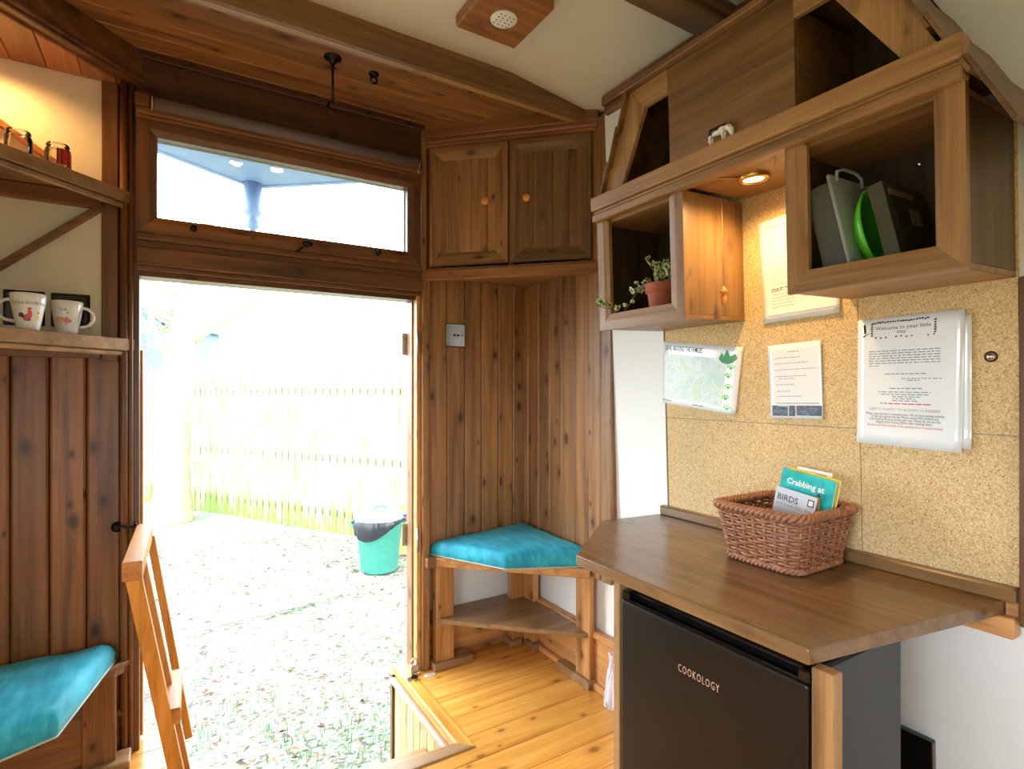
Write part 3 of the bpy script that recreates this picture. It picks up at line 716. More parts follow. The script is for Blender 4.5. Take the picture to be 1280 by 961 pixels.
def sheet(name, label, quad, Wd, mat, cat='notice', group=None, drop=0):
    """quad: TL, TR, BR, BL as (y, z)"""
    cy = sum(p[0] for p in quad) / 4; cz = sum(p[1] for p in quad) / 4
    r_ = wthing(name, label, cat, cy, cz, group)
    def P(u, v, h=0):   # u 0..1 left to right, v 0..1 bottom to top
        TL, TR, BR, BL = quad
        y_ = (1 - u) * (1 - v) * BL[0] + u * (1 - v) * BR[0] + u * v * TR[0] + (1 - u) * v * TL[0]
        z_ = (1 - u) * (1 - v) * BL[1] + u * (1 - v) * BR[1] + u * v * TR[1] + (1 - u) * v * TL[1]
        curl = .004 * max(0, (.12 - v) / .12) ** 2 + .003 * max(0, (u - .88) / .12) ** 2
        return Vector((-Wd - curl - h, y_ - cy, z_ - cz))
    n = 12; b = B(); g = {}
    for i in range(n + 1):
        for j in range(n + 1):
            for k in (0, 1): g[i, j, k] = b._v(P(i / n, j / n, k * .0006))
    for i in range(n):
        for j in range(n):
            for k in (0, 1): b._f([g[i, j, k], g[i + 1, j, k], g[i + 1, j + 1, k], g[i, j + 1, k]], 0, True)
    for k_ in range(n):
        for (a, c_) in (((k_, 0), (k_ + 1, 0)), ((k_, n), (k_ + 1, n)), ((0, k_), (0, k_ + 1)), ((n, k_), (n, k_ + 1))):
            b._f([g[a[0], a[1], 0], g[c_[0], c_[1], 0], g[c_[0], c_[1], 1], g[a[0], a[1], 1]])
    b.obj('paper_sheet', mat, r_)
    return r_, P
def dashes(name, root, P, rows, mat, h=.0011):
    """lines of print too small to read: rows of (u0, u1, v, thickness)"""
    b = B(); rn = random.Random(len(rows) * 13 + int(rows[0][2] * 1000))
    for (u0, u1, v, tk) in rows:
        u = u0
        while u < u1:
            q = min(u1, u + rn.uniform(.02, .07)); b.poly([P(u, v, h), P(q, v, h), P(q, v + tk, h), P(u, v + tk, h)]); u = q + .012
    return b.obj(name, mat, root)
def ptext(root, P, txt, u, v, size, mat, W_, H_, name='lettering', align='CENTER', scx=1.0, space=1.0, offset=0):
    return text_mesh(txt, size, mat, lambda x, y_, h: P(u + x / W_, v + y_ / H_, .0011), name, root, align, scx=scx, space=space, offset=offset)

# map
def map_mat():
    t = NT('printed_map'); tc = t.n('ShaderNodeTexCoord')
    v = t.n('ShaderNodeTexVoronoi', feature='DISTANCE_TO_EDGE', i_Scale=60.0); t.l(tc.outputs['Object'], v.inputs['Vector'])
    n_ = t.n('ShaderNodeTexNoise', i_Scale=22.0, i_Detail=4.0); t.l(tc.outputs['Object'], n_.inputs['Vector'])
    c_ = t.ramp(n_.outputs[0], [(.36, srgb(206, 232, 222)), (.5, srgb(230, 242, 244)), (.66, srgb(214, 236, 206))])
    c_ = t.mix(t.ramp(v.outputs['Distance'], [(.015, .4), (.05, 0.0)]), c_, srgb(150, 176, 180))
    p = t.n('ShaderNodeBsdfPrincipled', i_Roughness=.3); t.l(c_, p.inputs['Base Color']); t.l(p.outputs[0], t.out.inputs[0]); return t.m
q = [(1.502, 1.533), (1.155, 1.488), (1.190, 1.262), (1.514, 1.298)]
r_, P = sheet('walking_map', 'white walking map with green paw prints at the left edge of the cork board', q, .0105, MT['lam'], 'map')
b = B(); K = 8
for i in range(K):
    for j in range(K):
        f = lambda a, c_: P(.02 + .80 * a / K, .09 + .72 * c_ / K, .0009)
        b.poly([f(i, j), f(i + 1, j), f(i + 1, j + 1), f(i, j + 1)])
b.obj('map_print', map_mat(), r_)
Wm, Hm = .34, .235
ptext(r_, P, 'DINE AROUND THE FAMILIES', .03, .865, .026, MT['ink'], Wm, Hm, 'map_title', 'LEFT', scx=.5, offset=.0004)
dashes('map_caption', r_, P, [(.0, .14, .045, .012), (.44, .60, .04, .012)], MT['ink'])
b = B()
for (u, v, s) in ((.885, .68, 1), (.865, .55, 1), (.875, .39, 1), (.855, .22, 1), (.885, .07, 1)):
    def disc(uu, vv, ru, rv): b.poly([P(uu + ru * math.cos(a), vv + rv * math.sin(a), .0011) for a in [2 * math.pi * k / 10 for k in range(10)]])
    disc(u, v, .022, .024)
    for k, (du, dv) in enumerate(((-.034, .02), (-.013, .042), (.013, .042), (.034, .02))): disc(u + du, v + dv, .010, .015)
b.obj('paw_print', MT['green'], r_)
b = B()
b.poly([P(u, v, .0013) for (u, v) in ((.73, .80), (.76, .90), (.79, .84), (.82, .96), (.86, .85), (.92, .90), (.95, .83), (.90, .76), (.84, .73), (.77, .75))])
b.obj('printed_emblem', plain('emblem_green', srgb(40, 150, 60), .4), r_)
# letter with photographs
q = [(1.069, 1.487), (.898, 1.493), (.895, 1.262), (1.062, 1.259)]
r_, P = sheet('letter', 'small white letter with a strip of photographs, in the middle of the cork board', q, .0105, MT['lam'])
dashes('print_lines', r_, P, [(.38, .6, .885, .010), (.13, .62, .81, .008), (.13, .76, .735, .008), (.12, .9, .65, .008), (.14, .72, .56, .008), (.2, .5, .53, .008), (.13, .5, .45, .008), (.15, .42, .36, .008), (.15, .62, .29, .008), (.13, .93, .195, .012)], MT['inkl'])
b = B(); b.poly([P(u, v, .0011) for u, v in ((.04, .03), (.35, .03), (.35, .17), (.04, .17))]); b.poly([P(u, v, .0011) for u, v in ((.37, .03), (.49, .03), (.49, .17), (.37, .17))]); b.poly([P(u, v, .0011) for u, v in ((.51, .04), (.98, .04), (.98, .17), (.51, .17))])
b.obj('photo_strip', plain('photo_blue_grey', srgb(96, 112, 134), .3, noise_amt=.5, noise_scale=90), r_)
b = B(); b.poly([P(u, v, .0013) for u, v in ((.18, .12), (.34, .09), (.34, .168), (.16, .168))]); b.poly([P(u, v, .0013) for u, v in ((.41, .06), (.46, .06), (.46, .12), (.41, .12))]); b.obj('photo_sky', plain('photo_pale', srgb(210, 222, 236), .3), r_)
ptext(r_, P, 'Bluff', .78, .06, .022, MT['white'], .17, .235, 'photo_title', offset=.0003)
# laminated welcome notice, two sheets one behind the other
q2 = [(.783, 1.528), (.541, 1.527), (.545, 1.207), (.79, 1.21)]
r_, P = sheet('laminated_notice', 'laminated sheet showing its edge behind the large notice on the cork board', q2, .0105, MT['lam'])
q = [(.795, 1.538), (.553, 1.541), (.563, 1.196), (.803, 1.203)]
r_, P = sheet('laminated_notice', 'large laminated welcome notice with red lines at the right of the cork board', q, .0135, MT['lam'])
Wm, Hm = .24, .34
rn = random.Random(3); b = B()
def blob(u, v, s):
    n_ = 7; b.poly([P(u + s * rn.uniform(.5, 1) * math.cos(a), v + .6 * s * rn.uniform(.5, 1) * math.sin(a), .0011) for a in [2 * math.pi * k / n_ for k in range(n_)]])
for k in range(22): blob(.16 + .025 * k, .965 + rn.uniform(-.004, .004), .016)
for k in range(6):
    blob(.15, .955 - .018 * k, .016); blob(.75, .95 - .018 * k, .016)
for k in range(12): 
    if k not in (3, 8, 9): blob(.19 + .05 * k, .845 + rn.uniform(-.004, .004), .014)
b.obj('decorative_border', plain('border_print', srgb(58, 58, 82), .5), r_)
ptext(r_, P, 'Welcome to your little', .45, .905, .0135, MT['inkb'], Wm, Hm)
ptext(r_, P, 'stay', .44, .872, .0135, MT['inkb'], Wm, Hm)
b = B(); b.poly([P(u, v, .0012) for u, v in ((.062, .955), (.08, .965), (.09, .905), (.083, .885), (.07, .885))]); b.poly([P(u, v, .0012) for u, v in ((.055, .855), (.12, .885), (.125, .89), (.06, .868))]); b.obj('hand_drawn_mark', MT['black'], r_)
dashes('print_lines', r_, P, [(.12, .80, .735 - .019 * k, .0075) for k in range(6)] + [(.12, .24, .62, .006), (.45, .82, .52, .006), (.5, .62, .505, .007)] + [(a, c_, v, .007) for a, c_, v in ((.22, .72, .415), (.25, .70, .397), (.36, .62, .38), (.36, .58, .364), (.36, .6, .348))], MT['inkl'])
dashes('heading_line', r_, P, [(.28, .68, .555, .008), (.33, .65, .443, .008)], MT['inkl'])
dashes('red_line', r_, P, [(.24, .72, .325, .008)], MT['inkr'])
ptext(r_, P, 'SAFETY POINTS TO ALWAYS CONSIDER', .47, .272, .0105, MT['ink'], Wm, Hm, scx=.86, offset=-.0002)
for k, s in enumerate(('Please note that this is a working farm. We do have moving vehicles', 'on site throughout the day. Please ensure that children are', 'supervised at all times during your stay. Please do not use the', 'playground or bouncy pillow after opening hours.')):
    ptext(r_, P, s, .47, .238 - .021 * k, .0088, MT['ink'], Wm, Hm, scx=.74)
ptext(r_, P, 'Access to the farm outside of the opening hours is not permitted.', .47, .148, .0088, MT['inkr'], Wm, Hm, scx=.74)
# instruction sheet half behind the right cabinet box
q = [(1.096, 1.878), (.850, 1.895), (.842, 1.566), (1.079, 1.558)]
r_, P = sheet('instruction_sheet', 'white instruction sheet on the cork board below the cabinet lamp', q, .0105, MT['paper'])
dashes('print_lines', r_, P, [(.14, .6 + .25 * (k % 3 == 0), .88 - .028 * k, .005) for k in range(11)] + [(.14, .55, .55 - .027 * k, .005) for k in range(8)] + [(.14, .46, .29 - .03 * k, .005) for k in range(6)] + [(.55, .8, .22, .005), (.55, .7, .20, .005)], MT['inkl'])
dashes('heading_line', r_, P, [(.12, .45, .915, .007), (.14, .5, .315, .008), (.14, .3, .3, .008)], MT['ink'])
b = B(); b.poly([P(u, v, .001) for u, v in ((.05, .06), (.95, .06), (.95, .066), (.05, .066))]); b.obj('ruled_line', plain('rule_blue', srgb(150, 160, 220), .5), r_)
# metal screws
for (y, z, Wd, lb) in ((.508, 1.425, .009, 'shiny metal dome screw at the right of the cork board'), (.644, 1.914, .012, 'shiny metal dome screw inside the right cabinet box')):
    s_ = wthing('dome_screw', lb, 'screw', y, z)
    b = B(); b.lathe([(.010, 0), (.010, -.002), (.007, -.006), (.001, -.008)], (-Wd, 0, 0), 16, 'x'); b.obj('screw_head', MT['chrome'], s_)
    b = B(); b.lathe([(.013, 0), (.013, -.001)], (-Wd, 0, 0), 16, 'x'); b.obj('washer', MT['nickel'], s_)

# ---------------- house shaped wall cabinet
hc = wthing('wall_cabinet', 'house shaped open wall cabinet with shingled roof above the cork board', 'cabinet', 1.0, 1.57)
T = off((0, 1.0, 1.57)); TS = T @ SWAP
def openbox(y0, y1, z0, z1, Wd, t=.014):
    b = B(T)
    b.box(-Wd, -.009, y0, y1, z0, z0 + t, .001, 1); b.box(-Wd, -.009, y0, y1, z1 - t, z1, .001, 1)
    b.box(-Wd, -.009, y0, y0 + t, z0 + t, z1 - t, .001, 0); b.box(-Wd, -.009, y1 - t, y1, z0 + t, z1 - t, .001, 2)
    b.box(-.016, -.0095, y0 + t, y1 - t, z0 + t, z1 - t, .0005, 2)
    return b
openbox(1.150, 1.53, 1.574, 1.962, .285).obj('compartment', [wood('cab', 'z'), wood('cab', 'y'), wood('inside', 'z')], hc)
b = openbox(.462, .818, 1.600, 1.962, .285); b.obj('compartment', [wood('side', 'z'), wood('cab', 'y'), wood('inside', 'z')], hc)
b = B(TS); b.frame4(1.144, 1.534, 1.570, 2.0, .056, -.302, -.284, .45, .004, top=False, wt=.05); b.obj('face_frame', [wood('cab', 'z'), wood('cab', 'y')], hc)
b = B(TS); b.frame4(.450, .819, 1.597, 2.0, .053, -.302, -.284, .5, .004, top=False, wt=.05); b.obj('face_frame', [wood('cab', 'z'), wood('cab', 'y')], hc)
b = B(T); b.box(-.326, -.284, .446, 1.542, 1.995, 2.045, .006, seg=2); b.box(-.313, -.284, .448, 1.54, 1.985, 1.996, .003); b.box(-.322, -.284, .446, 1.542, 1.957, 1.986, .008, seg=3)
b.obj('ledge_moulding', wood('cab', 'y'), hc)
b = B(T); b.box(-.30, -.009, .47, 1.53, 2.024, 2.038, .001); b.obj('upper_deck', wood('ply', 'y'), hc)
b = B(T); b.box(-.286, -.0095, .818, 1.15, 1.972, 1.986, .001); b.obj('lamp_board', wood('cab', 'y'), hc)
ph = [(1.502, 2.04), (1.364, 2.34), (1.285, 2.272), (1.407, 2.04)]
b = B(T); F0, F1 = -.302, -.286
b.prism(ph, F0, F1, 'x', .001); b.obj('gable_frame', wood('cab', 'z'), hc); b = B(T)
b.prism([(1.362, 2.34), (1.192, 2.34), (1.192, 2.268), (1.287, 2.268)], F0, F1, 'x', .001, 1); b.obj('gable_frame', [wood('cab', 'z'), wood('cab', 'y')], hc); b = B(T); b.prism([(.790, 2.34), (.636, 2.34), (.70, 2.268), (.790, 2.268)], F0, F1, 'x', .001, 1)
b.prism([(.488, 2.04), (.550, 2.04), (.70, 2.268), (.636, 2.34)], F0, F1, 'x', .001)
b.obj('gable_frame', [wood('cab', 'z'), wood('cab', 'y')], hc)
b = B(T); b.box(-.300, -.286, .790, 1.192, 2.04, 2.34, .001); b.box(-.286, -.02, .790, .80, 2.04, 2.30, .001); b.box(-.286, -.02, 1.182, 1.192, 2.04, 2.30, .001); b.obj('gable_panel', wood('ply', 'y'), hc)
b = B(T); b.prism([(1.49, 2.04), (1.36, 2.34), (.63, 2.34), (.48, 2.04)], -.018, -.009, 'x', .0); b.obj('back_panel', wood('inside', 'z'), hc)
b = B(T); b.box(-.325, -.0, .60, 1.385, 2.342, 2.360, .003)
b.obj('ridge_board', wood('beam', 'y'), hc)
def slope(p0, p1, n, side):
    out = []
    for k in range(n):
        f0, f1 = k / n, (k + 1) / n + .06
        a = Vector((0, p0[0] + (p1[0] - p0[0]) * f0, p0[1] + (p1[1] - p0[1]) * f0)); c_ = Vector((0, p0[0] + (p1[0] - p0[0]) * f1, p0[1] + (p1[1] - p0[1]) * f1))
        d = (c_ - a).normalized(); nn = Vector((0, -d.z, d.y)) * side
        q0, q1, q2, q3 = a + nn * .001, c_ + nn * .012, c_ + nn * .021, a + nn * .009
        b = B(T); x0, x1 = -.322, -.002; nshk = 6
        b.hull8([(x0, q0.y, q0.z), (x1, q0.y, q0.z), (x1, q1.y, q1.z), (x0, q1.y, q1.z), (x0, q3.y, q3.z), (x1, q3.y, q3.z), (x1, q2.y, q2.z), (x0, q2.y, q2.z)], 0, .0015)
        out.append(b.obj('shingle_course', MT['shingle'], hc))
slope((1.356, 2.35), (1.508, 2.045), 3, -1)
slope((.636, 2.35), (.372, 1.885), 4, 1)
# downlight in the cabinet
b = B(T); b.lathe([(.044, 0), (.044, -.010), (.040, -.013), (.031, -.013), (.029, -.008), (.029, 0)], (-.172, .995, 1.972), 32, cap=False); dl = b.obj('downlight_ring', MT['brass'], hc)
b = B(T); b.lathe([(.029, -.008), (.0005, -.009)], (-.172, .995, 1.972), 28); b.obj('lamp_disc', MT['lampglow'], dl)
b = B(T); b.bar((-.28, 1.06, 1.968), (-.2, 1.02, 1.968), .006, .005); b.bar((-.27, .87, 1.966), (-.22, .905, 1.966), .012, .006); b.obj('cable_clip', MT['string'], hc)
pc = wthing('light_pull', 'thin light pull cord with a turned pine bell beside the left cabinet box', 'cord', 1.118, 1.972)
b = B(); b.tube([(-.155, 0, 0), (-.155, 0, -.30)], .0009, 6); b.obj('cord', MT['string'], pc)
b = B(); b.lathe([(.002, -.298), (.005, -.302), (.011, -.312), (.012, -.317), (.007, -.320), (.008, -.325), (.009, -.34), (.007, -.352), (.003, -.356)], (-.155, 0, 0), 18); b.obj('bell', MT['turned'], pc)

# cow figurine on the ledge
cw = wthing('cow_figurine', 'small black and white toy cow grazing on the cabinet ledge', 'figurine', 1.01, 2.0465)
def cow_mat():
    t = NT('cow_paint'); tc = t.n('ShaderNodeTexCoord'); sp = t.n('ShaderNodeSeparateXYZ'); t.l(tc.outputs['Object'], sp.inputs[0])
    n_ = t.n('ShaderNodeTexNoise', i_Scale=42.0, i_Detail=1.0); t.l(tc.outputs['Object'], n_.inputs['Vector'])
    f = t.math('ADD', t.math('MULTIPLY', sp.outputs[2], 34.0), n_.outputs[0])
    f = t.math('ADD', f, t.math('MULTIPLY', sp.outputs[1], 8.0))
    p = t.n('ShaderNodeBsdfPrincipled', i_Roughness=.4); t.l(t.ramp(f, [(.0, srgb(238, 234, 226)), (.999, srgb(26, 22, 20))]), p.inputs['Base Color'])
    x = t.n('ShaderNodeMath', operation='GREATER_THAN'); x.inputs[1].default_value = 1.42; t.l(f, x.inputs[0])
    mx = t.mix(x.outputs[0], srgb(238, 234, 226), srgb(26, 22, 20)); t.l(mx, p.inputs['Base Color']); t.l(p.outputs[0], t.out.inputs[0]); return t.m
b = B(); X0 = -.306
b.ell((X0, .0, .0335), (.0115, .026, .0125), u=20, v=12); b.ell((X0, -.018, .0345), (.010, .012, .0115)); b.ell((X0, .020, .034), (.0105, .010, .0125))
b.ell((X0, -.032, .031), (.0075, .013, .009), rot=Matrix.Rotation(R(25), 3, 'X')); b.ell((X0, -.041, .021), (.0075, .0085, .0115), rot=Matrix.Rotation(R(-20), 3, 'X')); b.ell((X0, -.044, .011), (.0055, .006, .0075))
for sx in (-1, 1):
    b.ell((X0 + sx * .009, -.039, .030), (.0055, .002, .003), rot=Matrix.Rotation(R(-20 * sx), 3, 'Y'))
    for yy in (-.02, .022): b.tube([(X0 + sx * .006, yy, .030), (X0 + sx * .0065, yy + .002, .016), (X0 + sx * .0065, yy, .003), (X0 + sx * .0065, yy - .001, .0)], [.0055, .0036, .003, .0036], 10)
b.tube([(X0, .029, .038), (X0, .034, .030), (X0, .0345, .014)], [.002, .0015, .0022], 8)
o = b.obj('cow_body', cow_mat(), cw)
rm = o.modifiers.new('r', 'REMESH'); rm.mode = 'VOXEL'; rm.voxel_size = .0011; rm.use_smooth_shade = True
sm_ = o.modifiers.new('s', 'SMOOTH'); sm_.iterations = 3; grow(o, None); o.data.materials.clear(); o.data.materials.append(cow_mat())
b = B(); [b.tube([(X0 + sx * .005, -.038, .032), (X0 + sx * .010, -.039, .037)], [.0015, .0006], 6) for sx in (-1, 1)]; b.obj('horn', plain('horn_tan', srgb(205, 185, 130), .5), cw)

# potted ivy in the left box
pp = wthing('potted_ivy', 'variegated trailing ivy in a small terracotta pot in the left cabinet box', 'plant', 1.306, 1.5885)
b = B(); b.lathe([(.001, .0), (.036, 0), (.038, .003), (.047, .085), (.048, .088), (.054, .090), (.056, .118), (.054, .121), (.049, .120), (.047, .10), (.001, .10)], (-.225, 0, 0), 36, cap=False); b.obj('pot', MT['terracotta'], pp)
b = B(); b.lathe([(.046, .108), (.03, .112), (.001, .113)], (-.225, 0, 0), 24); b.obj('soil', MT['soil'], pp)
rn = random.Random(11)
def leaf_mat():
    t = NT('variegated_leaf'); at = t.n('ShaderNodeAttribute', attribute_name='edge'); tc = t.n('ShaderNodeTexCoord')
    n_ = t.n('ShaderNodeTexNoise', i_Scale=120.0); t.l(tc.outputs['Object'], n_.inputs['Vector'])
    f = t.math('ADD', at.outputs['Fac'], t.math('MULTIPLY', t.math('SUBTRACT', n_.outputs[0], .5), 1.4))
    p = t.n('ShaderNodeBsdfPrincipled', i_Roughness=.4); t.l(t.ramp(f, [(.30, srgb(36, 92, 40)), (.55, srgb(92, 140, 72)), (.72, srgb(226, 232, 180))]), p.inputs['Base Color'])
    t.l(p.outputs[0], t.out.inputs[0]); return t.m
LM = leaf_mat()
def leaves(spots, size):
    b = B(); lay = b.bm.verts.layers.float.new('edge')
    out = [(0, 0), (.28, .16), (.55, .05), (.42, .42), (.62, .62), (.25, .72), (0, 1.1), (-.25, .72), (-.62, .62), (-.42, .42), (-.55, .05), (-.28, .16)]
    for (p, s) in spots:
        M = Matrix.Translation(p) @ Matrix.Rotation(rn.uniform(-.9, .9), 4, 'Y') @ Matrix.Rotation(rn.uniform(-1.2, 1.2), 4, 'X') @ Matrix.Rotation(rn.uniform(0, 6.28), 4, 'Z') @ Matrix.Rotation(R(70), 4, 'X')
        c_ = b._v(M @ Vector((0, .45 * s, -.08 * s))); c_[lay] = 0
        vs = []
        for (x, y_) in out: v = b._v(M @ Vector((x * s, y_ * s, 0))); v[lay] = 1; vs.append(v)
        for k in range(len(vs)): b._f([c_, vs[k], vs[(k + 1) % len(vs)]], 0, False)
    return b
sp = []; stems = []
for k in range(9):
    a = rn.uniform(0, 6.28); r0 = rn.uniform(.0, .03); h = rn.uniform(.03, .10)
    p0 = Vector((-.225, 0, .11)); p1 = p0 + Vector((r0 * math.cos(a), r0 * math.sin(a), h * .6)); p2 = p1 + Vector((.03 * math.cos(a), .035 * math.sin(a), h * .35))
    stems.append([p0, p1, p2])
# trailing stems over the pot edge and along the box floor to the frame
stems.append([Vector(p) for p in ((-.225, .01, .112), (-.24, .05, .125), (-.255, .085, .10), (-.265, .12, .055), (-.275, .15, .03), (-.285, .175, .040))])
stems.append([Vector(p) for p in ((-.225, .01, .112), (-.25, .04, .13), (-.27, .07, .11), (-.28, .095, .065), (-.285, .12, .045))])
stems.append([Vector(p) for p in ((-.275, .13, .035), (-.29, .165, .050), (-.318, .195, .062), (-.335, .21, .072))])
b = B()
for s_ in stems: b.tube(s_, .0013, 6)
b.obj('stem', plain('ivy_stem', srgb(96, 84, 50), .6), pp)
for s_ in stems:
    for i in range(len(s_) - 1):
        for k in range(3 if len(s_) < 4 else 2):
            f = rn.random(); p = s_[i].lerp(s_[i + 1], f) + Vector((rn.uniform(-.01, .008), rn.uniform(-.01, .01), rn.uniform(0, .01)))
            if p.x < -.29 and len(s_) != 4: p.x = -.285
            sp.append((p, rn.uniform(.019, .028) if i < 3 else rn.uniform(.013, .018)))
o = leaves(sp, 1).obj('leaves', LM, pp)

# things in the right box
tb = wthing('storage_tub', 'clear plastic tub leaning in the right cabinet box', 'tub', .735, 1.6155)
RT = Matrix.Translation((-.170, -.030, .0)) @ Matrix.Rotation(R(-12), 4, 'X')
clear = plain('frosted_plastic', srgb(222, 234, 240),   .1, alpha=.15, coat=.3)
def shell(T, x0, x1, y0, y1, z0, z1, rd, mat, name, root, thick=.0015):
    b = B(T); b.box(x0, x1, y0, y1, z0, z1, rd, seg=4); o = b.obj(name, mat, root)
    for f in o.data.polygons: f.use_smooth = True
    return o
shell(RT, -.10, .10, -.025, .040, .012, .250, .02, clear, 'tub_body', tb)
shell(RT, -.106, .106, -.034, -.024, .008, .256, .004, plain('frosted_rim', srgb(226, 236, 240), .15, alpha=.30), 'tub_rim', tb)
b = B(RT); b.tube([(-.06, -.026, .25), (-.058, -.03, .272), (-.03, -.032, .282), (.03, -.032, .282), (.058, -.03, .272), (.06, -.026, .25)], .004, 8); b.obj('carry_handle', plain('frosted_handle', srgb(210, 222, 228), .25, alpha=.6), tb)
gp = wthing('plastic_plate', 'bright green plastic plate standing against the clear tub', 'plate', .660, 1.6155)
RG = Matrix.Translation((-.175, .012, .005)) @ Matrix.Rotation(R(-10), 4, 'X')
b = B(RG @ Matrix.Translation((0, 0, .108)) @ Matrix.Diagonal((1.0, 1, 1.12, 1))); b.lathe([(.001, -.002), (.055, -.002), (.070, -.016), (.092, -.034), (.0945, -.030), (.074, -.010), (.056, .004), (.001, .004)], n=40, axis='y', cap=False); b.obj('plate_disc', plain('lime_plastic', srgb(92, 206, 40), .3, coat=.3), gp)
gb = wthing('card_box', 'olive printed card box behind the green plate in the cabinet box', 'box', .574, 1.6155)
RB = Matrix.Translation((-.15, .04, .006)) @ Matrix.Rotation(R(-12), 4, 'X')
b = B(RB); b.box(-.10, .10, -.034, -.002, .0, .205, .001); b.obj('card_body', plain('olive_card', srgb(70, 68, 50), .45), gb)
b = B(RB); b.box(-.07, -.02, -.0348, -.034, .10, .16, 0); b.obj('printed_panel', plain('panel_print', srgb(54, 50, 52), .4), gb)
b = B(RB); b.box(.0, .05, -.0348, -.034, .11, .15, 0); b.box(-.08, .04, -.0348, -.034, .175, .19, 0); b.obj('printed_label', plain('label_print', srgb(150, 124, 98), .4), gb)

# ================================================================== DESK
dk = thing('desk', 'brown varnished wall desk with clipped corners over the black fridge', 'desk', (1.3, 1.0, 0)); T = off((1.3, 1.0, 0))
ZT = .866
b = B(T); b.prism([(1.007, 1.277), (1.007, .584), (1.612, .487), (1.642, .487), (1.642, 1.52), (1.355, 1.562)], ZT - .031, ZT, b=.004, seg=2); b.obj('table_top', wood('desk', 'y'), dk)
b = B(T); b.box(1.608, 1.640, .462, 1.522, ZT + .0005, ZT + .034, .004); b.obj('upstand', wood('desk', 'y'), dk)
b = B(T); b.box(1.60, 1.643, .462, .9, ZT - .078, ZT - .032, .003); b.box(1.628, 1.645, .462, .486, ZT - .05, ZT, .002); b.obj('wall_cleat', wood('bench', 'y'), dk)
b = B(T); b.box(1.012, 1.6, 1.100, 1.122, 0, ZT - .032, .002); b.obj('side_panel', wood('shelf', 'z'), dk)
b = B(T); b.box(1.013, 1.042, .541, .583, 0, ZT - .032, .002); b.obj('post', wood('cab', 'z'), dk)

# ================================================================== FRIDGE
fr = thing('mini_fridge', 'small black fridge with a dark steel door under the desk', 'fridge', (1.2, .83, 0)); T = off((1.2, .83, 0))
b = B(T); b.box(1.062, 1.375, .588, 1.092, .02, .815, .006); b.obj('fridge_body', MT['fridges'], fr)
b = B(T); b.box(1.012, 1.054, .588, 1.093, .045, .795, .006, seg=3); dr = b.obj('fridge_door', MT['fridge'], fr)
b = B(T); b.box(1.015, 1.056, .588, .612, .7955, .818, .003); b.box(1.015, 1.056, 1.068, 1.093, .7955, .818, .003); b.box(1.036, 1.058, .60, 1.08, .7955, .818, .003); b.box(1.0155, 1.022, .61, 1.07, .7955, .801, .002); b.obj('handle_recess', MT['fridgeb'], dr)
text_mesh('COOKOLOGY', .0255, MT['copper'], lambda x, y_, h: Vector((1.0116 - 1.2, .842 - .83 - x, .690 + y_)), 'logo_lettering', dr, space=1.25, scx=.60, offset=-.0002)
b = B(T); [b.lathe([(.018, 0), (.018, .02)], (x, y_, 0), 14) for x in (1.1, 1.34) for y_ in (.63, 1.04)]; b.obj('foot', MT['black'], fr)

# black double socket low on the right wall
s_ = thing('wall_socket', 'black metal double socket low on the right wall behind the fridge', 'socket', (wallX(.40) - .001, .715, .40), (0, -TILT, 0))
b = B(); b.box(-.022, 0, -.083, .083, -.056, .056, .003); b.obj('socket_box', MT['fridgeb'], s_)
b = B(); b.box(-.027, -.022, -.085, .085, -.058, .058, .002); b.obj('socket_plate', MT['nickel'], s_)

# ================================================================== WICKER BASKET
bk = thing('wicker_basket', 'brown woven wicker basket of leaflets on the desk', 'basket', (1.474, .928, ZT + .001))
def ring(hx, hy, rd, z_, n=96, cx=0, cy=0, f=None):
    """rounded rectangle outline"""
    pts = []; segs = [(hx - rd, hy - rd, 0), (-(hx - rd), hy - rd, 90), (-(hx - rd), -(hy - rd), 180), (hx - rd, -(hy - rd), 270)]
    raw = []
    for (x, y_, a0) in segs:
        for k in range(7): a = R(a0 + 15 * k); raw.append(Vector((x + rd * math.cos(a), y_ + rd * math.sin(a), 0)))
    L = [0]; m = len(raw)
    for i in range(m): L.append(L[-1] + (raw[(i + 1) % m] - raw[i]).length)
    for k in range(n):
        s = L[-1] * k / n; i = 0
        while L[i + 1] < s: i += 1
        p = raw[i].lerp(raw[(i + 1) % m], (s - L[i]) / (L[i + 1] - L[i])); 
        q = raw[i].lerp(raw[(i + 1) % m], min(1, (s - L[i]) / (L[i + 1] - L[i]) + .01)); d = (raw[(i + 1) % m] - raw[i]).normalized()
        pts.append((p + Vector((cx, cy, z_)), Vector((d.y, -d.x, 0))))
    return pts
HB = .150; rows = 15; NS = 30
def dims(f): return (.112 + .026 * f, .106 + .022 * f)
b = B()
for r0 in range(rows):
    f = (r0 + .7) / (rows + .6); hx, hy = dims(f); pts = ring(hx, hy, .03, .010 + HB * f * .93, NS * 6)
    path = []
    for k, (p, n_) in enumerate(pts):
        w_ = math.cos(math.pi * (k / 6) + (math.pi if r0 % 2 else 0)); path.append(p + n_ * (.0036 * w_) + Vector((0, 0, .0012 * math.sin(k * .7 + r0 * 2))))
    b.tube(path, .0043, 6, closed=True)
b.obj('woven_sides', MT['wicker'], bk)
b = B(); lo = ring(*dims(0), .03, .006, NS); hi = ring(*dims(1), .03, HB, NS)
for (p, _), (q, _) in zip(lo, hi): b.tube([p, p.lerp(q, .5), q], .0048, 7)
b.obj('upright_stakes', MT['wicker'], bk)
b = B()
